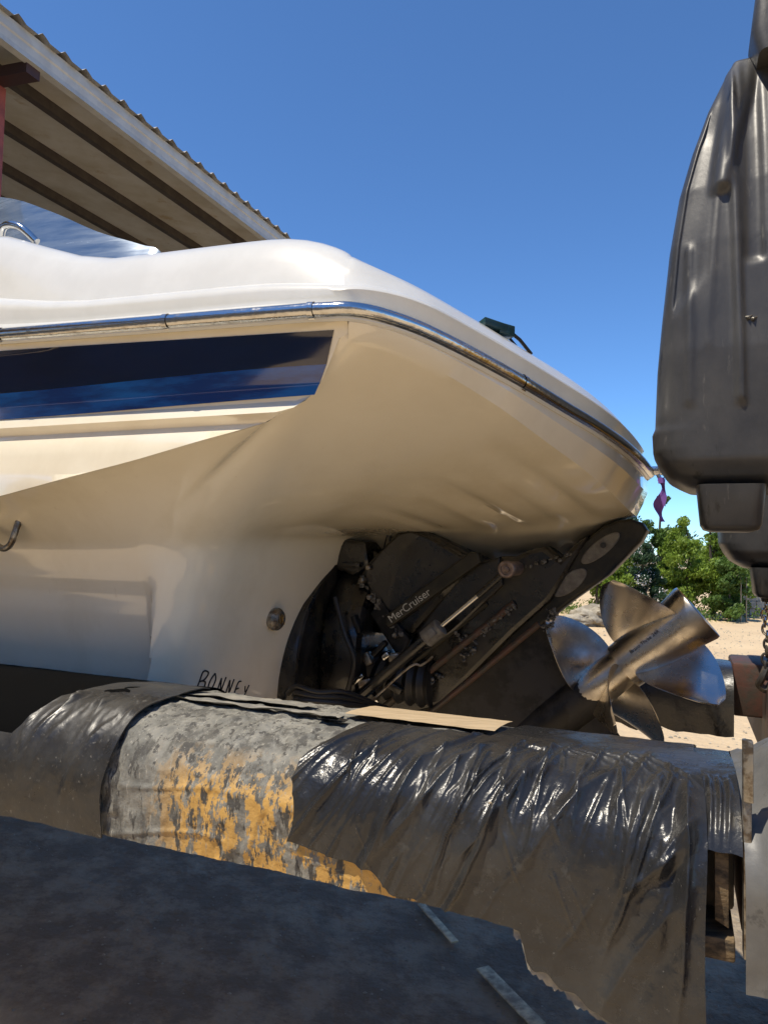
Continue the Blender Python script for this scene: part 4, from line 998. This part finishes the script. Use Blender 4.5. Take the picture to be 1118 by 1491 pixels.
specs = [('bushy_tree', 868, 19.5, 2.6, .95, LEAFA, 'low bright green bush behind the ventilation plate', 0, 0),
         ('bushy_tree', 905, 21.5, 3.2, .85, LEAFC, 'blue-green tree right behind the platform tip', 0, 0),
         ('slender_tree', 962, 21.0, 3.7, .75, LEAFB, 'tallest slender tree with a pointed top, below the purple ribbon', 1, 0),
         ('flowering_shrub', 940, 19.3, 2.05, .50, LEAFC, 'shrub full of white blossoms between the green trees', 0, 1.5),
         ('bushy_tree', 1000, 20.0, 2.8, .80, LEAFA, 'sunlit yellow-green tree left of the roundest tree', 0, 0),
         ('bushy_tree', 1038, 20.5, 3.35, .85, LEAFA, 'roundest bright green tree just left of the farther bumper', 0, 0),
         ('bushy_tree', 1062, 19.2, 1.75, .50, LEAFB, 'darker tree standing in front of the roundest tree', 0, 0),
         ('bushy_tree', 1115, 22.5, 2.7, .8, LEAFB, 'tree seen behind the hanging chain at the right edge', 0, 0)]
for i, (nm, px, Y, h, wd, M, lb, spk, pt) in enumerate(specs):
    tree(nm, gp_(px, Y), Y, h, wd, M, 40+i, lb, 'shrub' if pt else 'tree', G_ if not pt else None, petals=pt, spiky=spk, ls=.05, dens=.9)
for i, (x, y, h, wd) in enumerate(((3.2, 22, 3.0, 1.1), (.8, 24, 3.2, 1.2), (14.5, 23, 3.0, 1.2), (17.5, 22, 2.8, 1.1))):
    tree('bushy_tree', x, y, h, wd, (LEAFB, LEAFC)[i % 2], 70+i, ('leafy tree hidden behind the boat, right of its stern', 'leafy tree hidden behind the boat, farther left', 'leafy tree beyond the right edge of the yard', 'outermost leafy tree beyond the right edge of the yard')[i], 'tree', G_, dens=.6, ls=.07)
# low undergrowth at the feet of the trees
b = MB(); rnd = random.Random(8)
for k in range(150):
    x = rnd.uniform(2, 14); y = rnd.uniform(18.6, 22); leaves(b, Vector((x, y, .18)), rnd.uniform(.15, .4), 40, .045, rnd, .6)
tag(b.obj('undergrowth', LEAFB, smooth=False), 'weeds and low brush along the foot of the trees', 'undergrowth', kind='stuff')
# a far wooded mass beyond
b = MB(); rnd = random.Random(12)
for k in range(420):
    x = rnd.uniform(-30, 70); y = rnd.uniform(38, 46); leaves(b, Vector((x, y, rnd.uniform(.4, 2.6))), rnd.uniform(.7, 1.6), 34, .17, rnd, .8)
tag(b.obj('distant_woods', LEAFC, smooth=False), 'dark belt of woodland beyond the yard trees', 'woodland', kind='stuff')
# low block wall and thin posts on the right
wl = empty('low_wall', (gp_(1100, 21), 21, 0), 'low pale block wall behind the trees at the right', 'wall')
rnd = random.Random(2)
for k in range(14):
    for r_ in range(3):
        b = MB(); b.box(Vector((gp_(1078, 21)+.42*k+.21*(r_ % 2), 21+.06*k, .11+.205*r_)), Vector((.2, .03, 0)), Vector((-.01, .09, 0)), Vector((0, 0, .098)), .01); b.obj('block', WALLM, wl, smooth=False)
for i, (px, lb) in enumerate(((1078, 'thin grey fence post left of the low wall'), (1086, 'thin grey fence post beside the low wall, nearer the chain'))):
    b = MB(); X = gp_(px, 19); b.tube([(X, 19, -.05), (X+.01, 19, .9), (X, 19, 1.15)], .018, 8); b.tube([(X, 19, 1.15), (X, 19, 1.17)], .024, 8); tag(b.obj('fence_post', DULL), lb, 'fence post', 'thin posts at the yard edge')
# rubble heap at the left
rnd = random.Random(6)
LB = ['largest pale boulder of the heap behind the front propeller', 'flat pale slab lying on the rubble heap', 'small pale stone at the right foot of the rubble heap', 'rounded grey stone at the back of the rubble heap', 'lowest pale stone at the left of the rubble heap', 'squarish stone in the middle of the rubble heap', 'tilted stone half buried beside the rubble heap']
for i in range(7):
    bm = bmesh.new(); bmesh.ops.create_icosphere(bm, subdivisions=4, radius=1); px = (868, 884, 896, 876, 856, 888, 845)[i]; Y = (17.2, 17.0, 16.6, 17.8, 17.4, 17.3, 17.0)[i]; s = (.42, .30, .20, .36, .28, .24, .30)[i]
    c_ = Vector((gp_(px, Y), Y, s*.45+(.25 if i == 1 else 0))); sx_, sz_ = rnd.uniform(.9, 1.4), rnd.uniform(.45, .8)
    V = [c_+Vector((v.co.x*s*sx_, v.co.y*s, v.co.z*s*sz_))*(1+.35*nz(v.co.x*1.6+i*3, v.co.y*1.6, v.co.z*1.6)+.12*nz(v.co.x*5, v.co.y*5, v.co.z*5+i)+.05*nz(v.co.x*13, v.co.y*13, v.co.z*13+i)) for v in bm.verts]
    tag(obj('rubble_stone', V, [tuple(q.index for q in f.verts) for f in bm.faces], ROCK, sharp=30), LB[i], 'stone', 'stones of the rubble heap'); bm.free()
for x0, y0, x1, y1, lb in ((.217, 3.581, .349, 3.246, 'thinner sunlight streak built as a pale strip on the ground, under the middle of the torn sheet'), (.444, 3.057, .60, 2.70, 'wider sunlight streak built as a pale strip on the ground, at the bottom edge of the picture')):  # thin pale strips stand in for streaks of sunlight
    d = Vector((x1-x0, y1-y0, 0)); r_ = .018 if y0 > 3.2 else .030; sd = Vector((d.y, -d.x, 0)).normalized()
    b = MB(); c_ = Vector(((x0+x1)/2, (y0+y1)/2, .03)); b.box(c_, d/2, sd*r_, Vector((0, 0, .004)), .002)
    tag(b.obj('sun_streak_strip', SUNSTREAK), lb, 'light streak', 'sunlight streaks built as pale strips')
# unseen shed added behind the camera to keep sky light off the hull
sky_blocker = empty('storage_shed', P(0, -16, GZ), 'unseen long shed with ribbed tan walls, added behind the viewer to block sky light', 'building')
b = MB(); R = []
for zz in (0, 7.0):
    r = []
    for k in range(321):
        bb = -20+.125*k; h = .04 if (k//2) % 2 else 0; r.append(P(bb, -16+h, GZ+zz))
    R.append(r)
b.grid(R); b.obj('sky_blocker_ribbed_wall', mat('sky_blocker_tan_cladding', (.60, .48, .33), .6), sky_blocker, smooth=False)
b = MB(); b.box(P(0, -22, GZ+7.3), Fd*20.4, Td*6.4, Vector((0, 0, .12))); b.obj('sky_blocker_roof', ROOFM, sky_blocker, smooth=False)
b = MB(); b.box(P(0, -28, GZ+3.5), Fd*20, Td*.1, Vector((0, 0, 3.6))); b.obj('rear_wall', WALLM, sky_blocker, smooth=False)
for k in range(5):
    b = MB(); b.box(P(-14+7*k, -15.93, GZ+2.6), Fd*2.4, Td*.03, Vector((0, 0, 2.6))); b.obj('sky_blocker_roller_door', FASC, sky_blocker, smooth=False)
